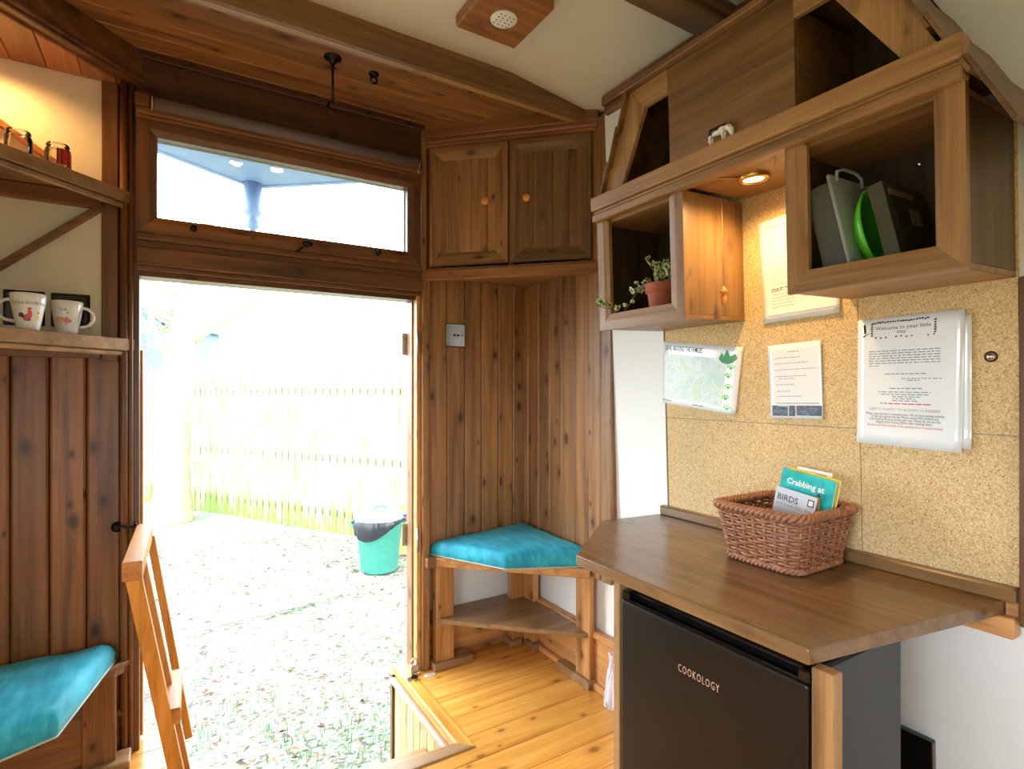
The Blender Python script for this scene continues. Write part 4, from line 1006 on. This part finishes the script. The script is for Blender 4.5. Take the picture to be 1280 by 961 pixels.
for ph_ in range(3):
    for z_, f, rr, am in ((HB + .003, 1.02, .0062, .0085), (.010, .03, .005, .006)):
        pts = ring(*dims(f), .032, z_, 200); path = []
        for k, (p, n_) in enumerate(pts):
            a = 2 * math.pi * (k / 200 * 22 + ph_ / 3); path.append(p + n_ * am * math.cos(a) + Vector((0, 0, am * .9 * math.sin(a))))
        b.tube(path, rr, 7, closed=True)
b.obj('braided_rim', MT['wicker'], bk)
b = B(); b.box(-.108, .108, -.10, .10, .004, .012, .003); b.obj('basket_base', MT['wicker'], bk)
# booklets (all face the room; local frame: x right = -Y, y up)
def booklet(name, label, cat, X, y0, z0, w_, h_, th, roll, lean, mat, cover=None):
    o = thing(name, label, cat, (X, y0, z0)); M = Matrix.Rotation(R(-lean), 4, 'Y').inverted() @ Matrix.Rotation(R(roll), 4, 'X')
    P = lambda x, y_, h: M @ Vector((-h, -x, y_))
    def bx(x0, x1, ya, yb, h0, h1, m, nm='cover', par=o):
        b = B(M); b.box(-h1, -h0, -x1, -x0, ya, yb, .0003); return b.obj(nm, m, par)
    bx(-w_ / 2, w_ / 2, 0, h_, 0, th, mat, 'booklet_cover')
    if th > .002: bx(-w_ / 2 + .001, w_ / 2 + .0006, .001, h_ - .001, th * .2, th * .8, MT['paper'], 'pages')
    return o, P, bx
teal = plain('teal_water_print', srgb(52, 190, 192), .25, noise_amt=.25, noise_scale=30)
o, P, bx = booklet('flyer', 'white folded flyer rising highest at the back of the basket', 'leaflet', 1.535, .905, .890, .10, .232, .001, 5, 5, MT['paper'])
bx(-.02, .035, .208, .222, .0012, .0016, MT['black'], 'printed_band')
o, P, bx = booklet('magazine', 'white booklet with a dark spine at the back right of the basket', 'booklet', 1.525, .897, .888, .11, .222, .004, 7, 5, MT['paper'])
bx(.051, .0553, .0, .223, -.0005, .0045, plain('spine_dark', srgb(40, 36, 60), .4), 'spine')
o, P, bx = booklet('booklet', 'yellow edged booklet just behind the turquoise crabbing book', 'booklet', 1.513, .902, .890, .145, .226, .004, 8, 5, plain('yellow_cover', srgb(246, 222, 60), .35))
o, P, bx = booklet('crabbing_book', 'turquoise book with white lettering in the wicker basket', 'book', 1.497, .908, .888, .154, .226, .006, 8, 5, teal)
text_mesh('Crabbing at', .023, MT['white'], lambda x, y_, h: P(x - .004, y_ + .187, .0065), 'book_title', o, offset=.0006)
o, P, bx = booklet('bird_leaflet', 'pale grey bird leaflet at the front of the wicker basket', 'leaflet', 1.450, .914, .879, .118, .190, .0025, 8, 7, plain('grey_cover', srgb(206, 208, 216), .4))
text_mesh('BIRDS', .024, MT['ink'], lambda x, y_, h: P(x - .052, y_ + .156, .0031), 'leaflet_title', o, 'LEFT', offset=.0002)
text_mesh('and how they live', .0145, MT['inkl'], lambda x, y_, h: P(x - .052, y_ + .142, .0031), 'leaflet_subtitle', o, 'LEFT')
b = B(); [b.poly([P(x0 / 1000, y_ / 1000, .0031), P(x1 / 1000, y_ / 1000, .0031), P(x1 / 1000, (y_ + 1) / 1000, .0031), P(x0 / 1000, (y_ + 1) / 1000, .0031)]) for x0, x1, y_ in ((-52, 50, 133), (-52, 30, 127))]; b.obj('small_print', MT['inkl'], o)
b = B(); b.poly([P(x, y_, .0031) for x, y_ in ((-.015, .09), (.0, .104), (.012, .108), (.03, .102), (.045, .092), (.05, .08), (-.02, .08))]); b.obj('bird_picture', plain('bird_grey', srgb(140, 142, 152), .4), o)
bx(.036, .054, .160, .180, .0026, .0030, MT['ink'], 'emblem_frame'); bx(.039, .051, .163, .177, .0031, .0034, MT['white'], 'emblem')
for (X, y_, z1, m_, lb) in ((1.476, .834, 1.060, plain('pencil_gold', srgb(150, 120, 60), .4), 'olive gold pencil standing beside the bird leaflet'), (1.468, .838, 1.040, plain('pen_purple', srgb(110, 84, 190), .3), 'purple pen in front of the gold pencil'), (1.55, .845, 1.045, plain('pen_navy', srgb(46, 44, 110), .3), 'navy pen in the right corner of the basket')):
    pn = thing('pen', lb, 'pen', (X, y_, .883)); b = B(); b.tube([(0, 0, 0), (.004, -.002, z1 - .883)], .004, 8); b.obj('barrel', m_, pn)
    b = B(); b.lathe([(.0042, 0), (.0038, .006), (.002, .008)], (.004, -.002, z1 - .883), 8); b.obj('cap', plain(m_.name + '_cap', srgb(70, 62, 60), .4), pn)

# ================================================================== PINE STEP LADDER leaning in the doorway
ld = thing('step_ladder', 'short orange pine step ladder leaning by the left door post', 'ladder', (.05, 2.25, 0)); T = off((.05, 2.25, 0))
pm = wood('pine', 'z')
b = B(T); b.bar((-.096, 1.985, .80), (.036, 2.075, .0), .040, .042, (0, 1, 0)); b.obj('front_rail', pm, ld)
b = B(T); b.bar((-.092, 2.225, .80), (.046, 2.20, .0), .034, .036, (0, 1, 0)); b.obj('front_rail', pm, ld)
b = B(T); b.bar((-.066, 2.47, .80), (.058, 2.485, .0), .026, .030, (0, 1, 0)); b.obj('rear_rail', pm, ld)
b = B(T); b.bar((-.098, 1.962, .815), (-.084, 2.50, .815), .050, .056); b.obj('top_board', wood('pine', 'y'), ld)
b = B(T); b.bar((.003, 2.02, .328), (.012, 2.30, .328), .044, .050); b.obj('tread', wood('pine', 'y'), ld)

# ================================================================== KEYS, BAG
k_ = thing('padlock', 'brass padlock with keys lying at the corner of the step well', 'padlock', (.978, 2.47, .007))
b = B(); b.box(-.02, .02, -.012, .012, .002, .04, .005, seg=2); b.obj('lock_body', MT['steel'], k_)
b = B(); b.tube([(-.013, 0, .038), (-.013, 0, .055), (-.007, 0, .066), (.007, 0, .066), (.013, 0, .055), (.013, 0, .038)], .0035, 8); b.obj('shackle', MT['chrome'], k_)
b = B(); b.tube([(.0 + .014 * math.cos(a), -.03 + .014 * math.sin(a), .006) for a in [R(x) for x in range(0, 360, 20)]], .0015, 6, closed=True); b.obj('key_ring', MT['chrome'], k_)
for i, a in enumerate((-160, -120, 200)):
    b = B(Matrix.Translation((0, -.035, .002 + .003 * i)) @ Matrix.Rotation(R(a), 4, 'Z')); b.lathe([(.010, 0), (.010, .002)], (.018, 0, 0), 14); b.box(.026, .055, -.0035, .0035, 0, .002, 0); b.obj('key', MT['nickel'] if i else MT['black'], k_)
tg = thing('key_tag', 'white oval key tag on the floor beside the padlock', 'tag', (1.036, 2.418, .0005), (0, 0, R(-12)))
b = B(); n_ = 20
b.prism([(.026 * math.copysign(abs(math.cos(a)) ** .6, math.cos(a)), .012 * math.copysign(abs(math.sin(a)) ** .7, math.sin(a))) for a in [2 * math.pi * k / n_ for k in range(n_)]], 0, .004, b=.0008); b.obj('tag_body', MT['white'], tg)
b = B(); b.box(-.014, .018, -.006, .006, .0041, .0046, 0); b.obj('tag_label', MT['inkl'], tg)

bg = thing('plastic_bag', 'crumpled clear plastic bag by the skirting beside the desk panel', 'bag', (1.60, 1.765, .0))
b = B(); rn = random.Random(5)
prof = [(.05, .0), (.055, .03), (.045, .09), (.03, .15), (.022, .19), (.03, .225)]
N = 26; rings_ = []
for (r0, z_) in prof:
    rings_.append([b._v(((r0 * .6 + rn.uniform(-.008, .008)) * math.cos(2 * math.pi * k / N), (r0 + rn.uniform(-.012, .012)) * math.sin(2 * math.pi * k / N), z_ + rn.uniform(-.004, .004) * (z_ > 0))) for k in range(N)])
for i in range(len(prof) - 1):
    for k in range(N): b._f([rings_[i][k], rings_[i][(k + 1) % N], rings_[i + 1][(k + 1) % N], rings_[i + 1][k]])
b.obj('bag_film', plain('clear_film', srgb(232, 228, 240), .2, alpha=.72), bg)
b = B(); b.tube([(.014 * math.cos(a), .02 * math.sin(a), .188) for a in [R(x) for x in range(0, 360, 30)]], .002, 6, closed=True); b.obj('tie', MT['white'], bg)

# ================================================================== OUTSIDE
GZ = -.5
def ground_mat():
    t = NT('leaf_strewn_earth'); tc = t.n('ShaderNodeTexCoord')
    a = t.n('ShaderNodeTexNoise', i_Scale=1.1, i_Detail=5.0); t.l(tc.outputs['Object'], a.inputs['Vector'])
    b_ = t.n('ShaderNodeTexNoise', i_Scale=26.0, i_Detail=8.0, i_Roughness=.75); t.l(tc.outputs['Object'], b_.inputs['Vector'])
    mp = t.n('ShaderNodeMapping'); mp.inputs['Scale'].default_value = (40, 70, 40); mp.inputs['Rotation'].default_value = (0, 0, .5); t.l(tc.outputs['Object'], mp.inputs[0])
    v = t.n('ShaderNodeTexVoronoi', i_Scale=1.0); t.l(mp.outputs[0], v.inputs['Vector'])
    sp_ = t.n('ShaderNodeSeparateColor'); t.l(v.outputs['Color'], sp_.inputs[0])
    base = t.mix(t.ramp(a.outputs[0], [(.42, 0.0), (.60, 1.0)]), srgb(148, 136, 128), srgb(120, 146, 114))
    c_ = t.mix(t.ramp(b_.outputs[0], [(.36, .85), (.52, 0.0)]), base, srgb(84, 66, 54))
    c_ = t.mix(t.ramp(sp_.outputs[1], [(.80, 0.0), (.86, .8)]), c_, srgb(62, 48, 40))
    p = t.n('ShaderNodeBsdfPrincipled', i_Roughness=.9); t.l(c_, p.inputs['Base Color'])
    t.l(p.outputs[0], t.out.inputs[0]); return t.m
b = B(); N = 70; g = {}
for i in range(N + 1):
    for j in range(N + 1):
        x = -9 + 18 * i / N; y_ = 2.2 + 17 * j / N
        z_ = GZ - .02 + .05 * noise.noise(Vector((x * .6, y_ * .6, 0))) + .02 * noise.noise(Vector((x * 2.5, y_ * 2.5, 3)))
        g[i, j] = b._v((x, y_, z_))
for i in range(N):
    for j in range(N): b._f([g[i, j], g[i + 1, j], g[i + 1, j + 1], g[i, j + 1]], 0, True)
struct(b.obj('ground', ground_mat()), 'leaf strewn earth and thin grass outside the doorway', 'ground')
b = B(); b.box(-30, 30, -30, 60, -.9, -.66, 0); struct(b.obj('ground.001', plain('far_ground', srgb(96, 104, 72), .9)), 'wide field around the hut', 'ground')
# leaf litter and grass tufts: beyond counting
b = B(); rn = random.Random(21)
for k in range(5200):
    x = rn.uniform(-1.2, 2.6); y_ = rn.uniform(2.7, 7.6); s = rn.uniform(.012, .034); a = rn.uniform(0, 6.28); z_ = GZ + .004 + rn.uniform(0, .014) - .02 + .05 * noise.noise(Vector((x * .6, y_ * .6, 0))) + .02 * noise.noise(Vector((x * 2.5, y_ * 2.5, 3)))
    M = Matrix.Translation((x, y_, z_ + .01)) @ Matrix.Rotation(a, 4, 'Z') @ Matrix.Rotation(rn.uniform(-.7, .7), 4, 'X')
    b.poly([M @ Vector(p) for p in ((-s, 0, 0), (-.2 * s, -.35 * s, .1 * s), (s, 0, 0), (-.1 * s, .35 * s, .1 * s))], rn.choice((0, 0, 1, 2)))
b.obj('leaf_litter', [plain('leaf_brown', srgb(84, 58, 42), .8), plain('leaf_tan', srgb(134, 96, 70), .8), plain('twig_grey', srgb(80, 74, 72), .8)], kind='stuff', label='fallen brown leaves and twigs scattered over the ground outside', category='leaves')
b = B()
for (cx, cy, n_, sp_) in ((.95, 3.0, 500, .32), (.4, 3.4, 300, .3), (.2, 4.2, 90, .15), (.55, 9.3, 160, .3), (1.2, 3.9, 160, .3)):
    for k in range(n_):
        x = rn.gauss(cx, sp_); y_ = rn.gauss(cy, sp_ * .8)
        if y_ < 2.68: continue
        h = rn.uniform(.02, .06); a = rn.uniform(0, 6.28); w_ = .003; dx, dy = math.cos(a) * w_, math.sin(a) * w_
        b.poly([(x - dx, y_ - dy, GZ - .02), (x + dx, y_ + dy, GZ - .02), (x + rn.uniform(-.02, .02), y_ + rn.uniform(-.02, .02), GZ + h)])
b.obj('grass_tufts', plain('grass_green', srgb(84, 144, 84), .8), kind='stuff', label='thin green grass tufts on the ground near the doorway', category='grass')
lg = thing('fallen_branch', 'grey fallen branch lying on the leafy ground outside', 'branch', (.6, 4.85, GZ))
b = B(); b.tube([(-.5, -.06, .01), (-.2, .0, .03), (.1, .02, .035), (.45, .10, .02), (.8, .2, .01)], [.012, .022, .026, .018, .008], 8); b.obj('bark', plain('grey_bark', srgb(150, 140, 136), .9, noise_amt=.3, noise_scale=30), lg)
b = B(); b.tube([(.1, .02, .035), (.25, .12, .06), (.4, .15, .05)], [.01, .007, .003], 6); b.obj('side_twig', plain('twig_bark', srgb(130, 118, 110), .9), lg)

# fence
fd = Vector((.508, -.861, 0)); f0 = Vector((.31, 9.75, GZ)); fn = thing('picket_fence', 'tall weathered picket fence across the garden behind the green bin', 'fence', tuple(f0), (0, 0, math.atan2(fd.y, fd.x)))
def fence_mat():
    t = NT('weathered_mossy_fence'); tc = t.n('ShaderNodeTexCoord'); mp = t.n('ShaderNodeMapping'); mp.inputs['Scale'].default_value = (14, 14, 2.2); t.l(tc.outputs['Object'], mp.inputs[0])
    n_ = t.n('ShaderNodeTexNoise', i_Scale=1.0, i_Detail=5.0, i_Roughness=.65); t.l(mp.outputs[0], n_.inputs['Vector'])
    sp_ = t.n('ShaderNodeSeparateXYZ'); t.l(tc.outputs['Object'], sp_.inputs[0])
    low = t.ramp(sp_.outputs[2], [(0.0, .22), (.45, 0.0)])
    f = t.math('SUBTRACT', n_.outputs[0], low)
    p = t.n('ShaderNodeBsdfPrincipled', i_Roughness=.85); t.l(t.ramp(f, [(.30, srgb(112, 130, 56)), (.44, srgb(138, 146, 104)), (.60, srgb(158, 156, 136))]), p.inputs['Base Color']); t.l(p.outputs[0], t.out.inputs[0]); return t.m
fm = fence_mat()
b = B(); x = -2.4; rn = random.Random(2)
while x < 6.8:
    h = 2.08 + rn.uniform(-.02, .02); b.prism([(x, .0), (x + .10, .0), (x + .10, h - .04), (x + .05, h), (x, h - .04)], -.011, .011, 'y', .003); x += .128
b.obj('pickets', fm, fn)
for z_ in (.95, 1.82, .25):
    b = B(); b.box(-2.4, 6.8, .012, .05, z_ - .045, z_ + .045, .004); b.obj('rail', plain('fence_rail_%d' % int(z_ * 100), srgb(118, 132, 60), .8, noise_amt=.2), fn)
for x in (-2.2, -.1, 2.0, 4.1, 6.2):
    b = B(); b.box(x, x + .1, .05, .15, 0, 2.15, .006); b.obj('post', fm, fn)
gp = thing('gate_post', 'mossy green wooden post beside the garden bin', 'post', (2.22, 5.95, GZ))
b = B(); b.box(-.06, .06, -.06, .06, 0, .55, .008); b.obj('post_shaft', plain('mossy_wood', srgb(176, 184, 96), .8, noise_amt=.2, noise_scale=14), gp)
b = B(); b.prism([(-.065, -.065), (.065, -.065), (.065, .065), (-.065, .065)], .55, .575, b=.008); b.obj('post_cap', plain('mossy_cap', srgb(186, 196, 120), .8), gp)

# garden bin
bi = thing('garden_bin', 'turquoise plastic bin with a black bin liner hanging over its rim', 'bin', (1.82, 5.55, GZ))
gm = plain('turquoise_plastic', srgb(66, 146, 130), .4, noise_amt=.08, noise_scale=20)
b = B(); b.lathe([(.001, 0), (.175, 0), (.185, .01), (.235, .50), (.250, .505), (.250, .53), (.236, .53), (.22, .48), (.18, .03), (.001, .02)], n=44, cap=False); b.obj('bin_body', gm, bi)
b = B(); b.lathe([(.252, .53), (.255, .55), (.245, .57), (.17, .60), (.06, .615), (.001, .616)], n=44, cap=False); li = b.obj('bin_lid', plain('pale_lid', srgb(160, 190, 188), .35), bi)
b = B(); b.tube([(-.06, 0, .612), (-.055, 0, .645), (.055, 0, .645), (.06, 0, .612)], .012, 8); b.obj('lid_handle', gm, li)
b = B(); N = 60; rows_ = []; rn = random.Random(9)
tocam = math.atan2(-5.55, -1.82)
for (rr, z_) in ((.252, .535), (.262, .51), (.265, .47), (.258, .43)):
    row = []
    for k in range(N):
        a = 2 * math.pi * k / N; dlt = math.cos(a - tocam + .55); low = max(0, dlt) ** 2
        row.append(b._v(((rr + .006 * math.sin(k * 2.3) + rn.uniform(-.004, .004)) * math.cos(a), (rr + .006 * math.sin(k * 2.3)) * math.sin(a), .535 + (z_ - .535) * (.35 + 1.5 * low))))
    rows_.append(row)
for i in range(3):
    for k in range(N): b._f([rows_[i][k], rows_[i][(k + 1) % N], rows_[i + 1][(k + 1) % N], rows_[i + 1][k]], 0, True)
b.obj('bin_liner', plain('black_liner', srgb(30, 28, 36), .25), bi)
b = B()
for sx in (-1, 1):
    a = tocam + sx * R(88) ; c_, s = math.cos(a), math.sin(a)
    b.tube([(.235 * c_ - .05 * s, .235 * s + .05 * c_, .47), (.285 * c_ - .045 * s, .285 * s + .045 * c_, .49), (.285 * c_ + .045 * s, .285 * s - .045 * c_, .49), (.235 * c_ + .05 * s, .235 * s - .05 * c_, .47)], .010, 8)
b.obj('side_handle', gm, bi)
b = B(); a = tocam + R(85); c_, s = math.cos(a), math.sin(a)
for k in range(16): b.ell((.27 * c_ + rn.uniform(-.05, .05), .27 * s + rn.uniform(-.05, .05), .54 + rn.uniform(-.03, .04)), (rn.uniform(.015, .035), rn.uniform(.015, .035), rn.uniform(.012, .03)), u=8, v=6)
b.obj('knotted_liner', plain('liner_knot', srgb(90, 88, 100), .3), bi)

# tree
tr = thing('bare_tree', 'pale bare tree trunk with a forking branch in front of the fence', 'tree', (.03, 9.05, GZ))
bark = plain('pale_bark', srgb(150, 140, 112), .85, noise_amt=.2, noise_scale=7)
b = B(); b.tube([(-.05, 0, -.1), (-.03, 0, .1), (.0, 0, .6), (.02, 0, 1.3), (.05, 0, 2.0), (.10, 0, 2.6), (.22, .05, 3.3), (.4, .1, 4.2), (.5, .1, 5.2)], [.34, .27, .21, .18, .17, .18, .13, .09, .05], 14); tk = b.obj('trunk', bark, tr)
b = B()
def br(pts, r0): b.tube(pts, [r0 * (1 - .8 * i / (len(pts) - 1)) for i in range(len(pts))], 8)
br([(.08, 0, 2.45), (.3, -.05, 2.62), (.62, -.1, 2.85), (1.05, -.2, 3.2), (1.6, -.3, 3.8)], .10)
br([(.05, 0, 2.2), (-.16, -.05, 2.45), (-.27, -.1, 2.8), (-.25, -.1, 3.3), (-.4, -.1, 3.9)], .06)
rn = random.Random(4)
for k in range(16):
    z_ = rn.uniform(2.2, 3.6); a = rn.uniform(2.3, 4.0); L_ = rn.uniform(.3, .8)
    br([(.05, 0, z_), (.05 + L_ * .5 * math.cos(a), -.05, z_ + .1), (.05 + L_ * math.cos(a), -.1, z_ + rn.uniform(-.1, .45))], rn.uniform(.012, .03))
b.obj('branches', bark, tr)

# outbuilding behind the fence
ob = thing('outbuilding', 'blue grey barn with a sloping roof beyond the picket fence', 'building', (.2, 15.6, GZ), (0, 0, R(-28)))
b = B(); b.box(-4.2, -.45, 0, 3.0, 0, 3.55, .01); b.obj('barn_wall', plain('barn_blue', srgb(92, 122, 148), .7, noise_amt=.12, noise_scale=1.5), ob)
b = B(); b.prism([(-4.4, 3.5), (-2.3, 4.9), (-.25, 3.5), (-.25, 3.4), (-2.3, 4.75), (-4.4, 3.4)], -.2, 3.2, 'y', .0); b.obj('barn_roof', plain('barn_slate', srgb(66, 78, 94), .6), ob)
b = B(); b.prism([(-4.2, 3.5), (-2.3, 4.78), (-.45, 3.5)], 0, .05, 'y', 0); b.obj('gable', plain('barn_gable', srgb(84, 110, 134), .7), ob)
for x in (-3.1, -1.9, -1.0):
    b = B(); b.box(x - .28, x + .28, -.04, .02, 2.75, 3.25, .01); wf_ = b.obj('window', plain('barn_window_frame', srgb(226, 232, 240), .5), ob)
    b = B(); b.box(x - .24, x + .24, -.05, -.03, 2.80, 3.2, .0); b.obj('pane', plain('barn_pane', srgb(60, 80, 100), .15), wf_)
b = B(); b.box(-4.25, -.4, -.06, .02, 2.18, 2.3, .01); b.obj('white_band', MT['white'], ob)

# canopy shape outside the window, with two glowing discs and a turned pendant
cp = thing('canopy_shape', 'blue grey pointed canopy shape outside over the doorway', 'canopy', (.35, 2.63, 2.4))
T = off((.35, 2.63, 2.4)); cpm = plain('canopy_paint', srgb(118, 140, 170), .5, noise_amt=.08, noise_scale=8)
b = B(T); b.prism([(-.42, 2.63), (1.03, 2.63), (.815, 2.80), (.375, 3.175), (-.05, 2.91)], 2.405, 2.435, b=.004); b.obj('canopy_soffit', cpm, cp)
b = B(T)
for a, c_ in (((-.44, 2.66), (-.05, 2.91)), ((-.05, 2.91), (.37, 3.17)), ((.37, 3.17), (.815, 2.80)), ((.815, 2.80), (1.0, 2.65))): b.bar((*a, 2.44), (*c_, 2.44), .03, .08)
b.obj('fascia', cpm, cp)
for (x, y_) in ((.258, 2.87), (.43, 2.85)):
    b = B(T); b.lathe([(.03, 0), (.03, -.006), (.024, -.006)], (x, y_, 2.405), 20, cap=False); q_ = b.obj('disc_ring', MT['chrome'], cp)
    b = B(T); b.lathe([(.024, -.004), (.0005, -.005)], (x, y_, 2.405), 20); b.obj('lamp_disc', plain('glow_disc', (1, 1, 1, 1), .4, emit=((1, .95, .85, 1), 8)), q_)
b = B(T); b.lathe([(.045, 2.405), (.045, 2.26), (.05, 2.25), (.03, 2.235), (.026, 2.22), (.038, 2.205), (.03, 2.18), (.012, 2.165), (.003, 2.16)], (.357, 3.12, 0), 24); b.obj('turned_pendant', cpm, cp)

# ================================================================== LIGHT
wld = bpy.data.worlds.new('overcast_sky'); scn.world = wld; wld.use_nodes = True
nt = wld.node_tree; bgn = nt.nodes['Background']; bgn.inputs[0].default_value = (.80, .91, 1, 1); bgn.inputs[1].default_value = 13
def lamp(name, kind, loc, energy, color=(1, 1, 1), rot=None, **kw):
    L = bpy.data.lights.new(name, kind); L.energy = energy; L.color = color
    for k, v in kw.items(): setattr(L, k, v)
    o = bpy.data.objects.new(name, L); COL.objects.link(o); o.location = loc
    if rot: o.rotation_euler = rot
    return o
# daylight through the doorway, the side window and the rear window
for nm, loc, rot, sx, sy in (('daylight_door', (.45, 2.63, .88), (R(-90), 0, 0), 1.12, 1.85), ('daylight_side_window', (-.86, .2, 1.125), (0, R(-90), 0), .75, 1.3), ('daylight_rear_window', (.3, -1.39, 1.07), (R(90), 0, 0), .7, .55), ('daylight_high_window', (.45, 2.63, 2.15), (R(-90), 0, 0), 1.0, .33)):
    o = lamp(nm, 'AREA', loc, 1, (1, 1, 1), rot, shape='RECTANGLE', size=sx, size_y=sy); o.data.cycles.is_portal = True
# lamps
lamp('cabinet_lamp', 'SPOT', (1.432, .995, 1.955), 22, (1, .62, .24), (0, 0, 0), spot_size=R(165), spot_blend=.8, shadow_soft_size=.03)
lamp('shelf_lamp', 'SPOT', (-.52, 2.33, 2.455), 15, (1, .52, .16), (0, 0, 0), spot_size=R(160), spot_blend=.6, shadow_soft_size=.03)
sl = thing('shelf_downlight', 'small brass downlight in the boarded soffit of the left corner', 'lamp', (-.52, 2.33, 2.467))
b = B(); b.lathe([(.04, 0), (.04, -.006), (.028, -.006)], n=24, cap=False); b.obj('lamp_ring', MT['brass'], sl)
b = B(); b.lathe([(.028, -.003), (.0005, -.004)], n=24); b.obj('lamp_disc', MT['lampglow'], sl)

scn.view_settings.view_transform = 'Standard'; scn.view_settings.look = 'None'
scn.view_settings.gamma = 1; scn.view_settings.exposure = 0; scn.view_settings.use_curve_mapping = False
scn.render.engine = 'CYCLES'
scn.cycles.max_bounces = 8; scn.cycles.diffuse_bounces = 5; scn.cycles.transparent_max_bounces = 16
scn.cycles.sample_clamp_indirect = 4
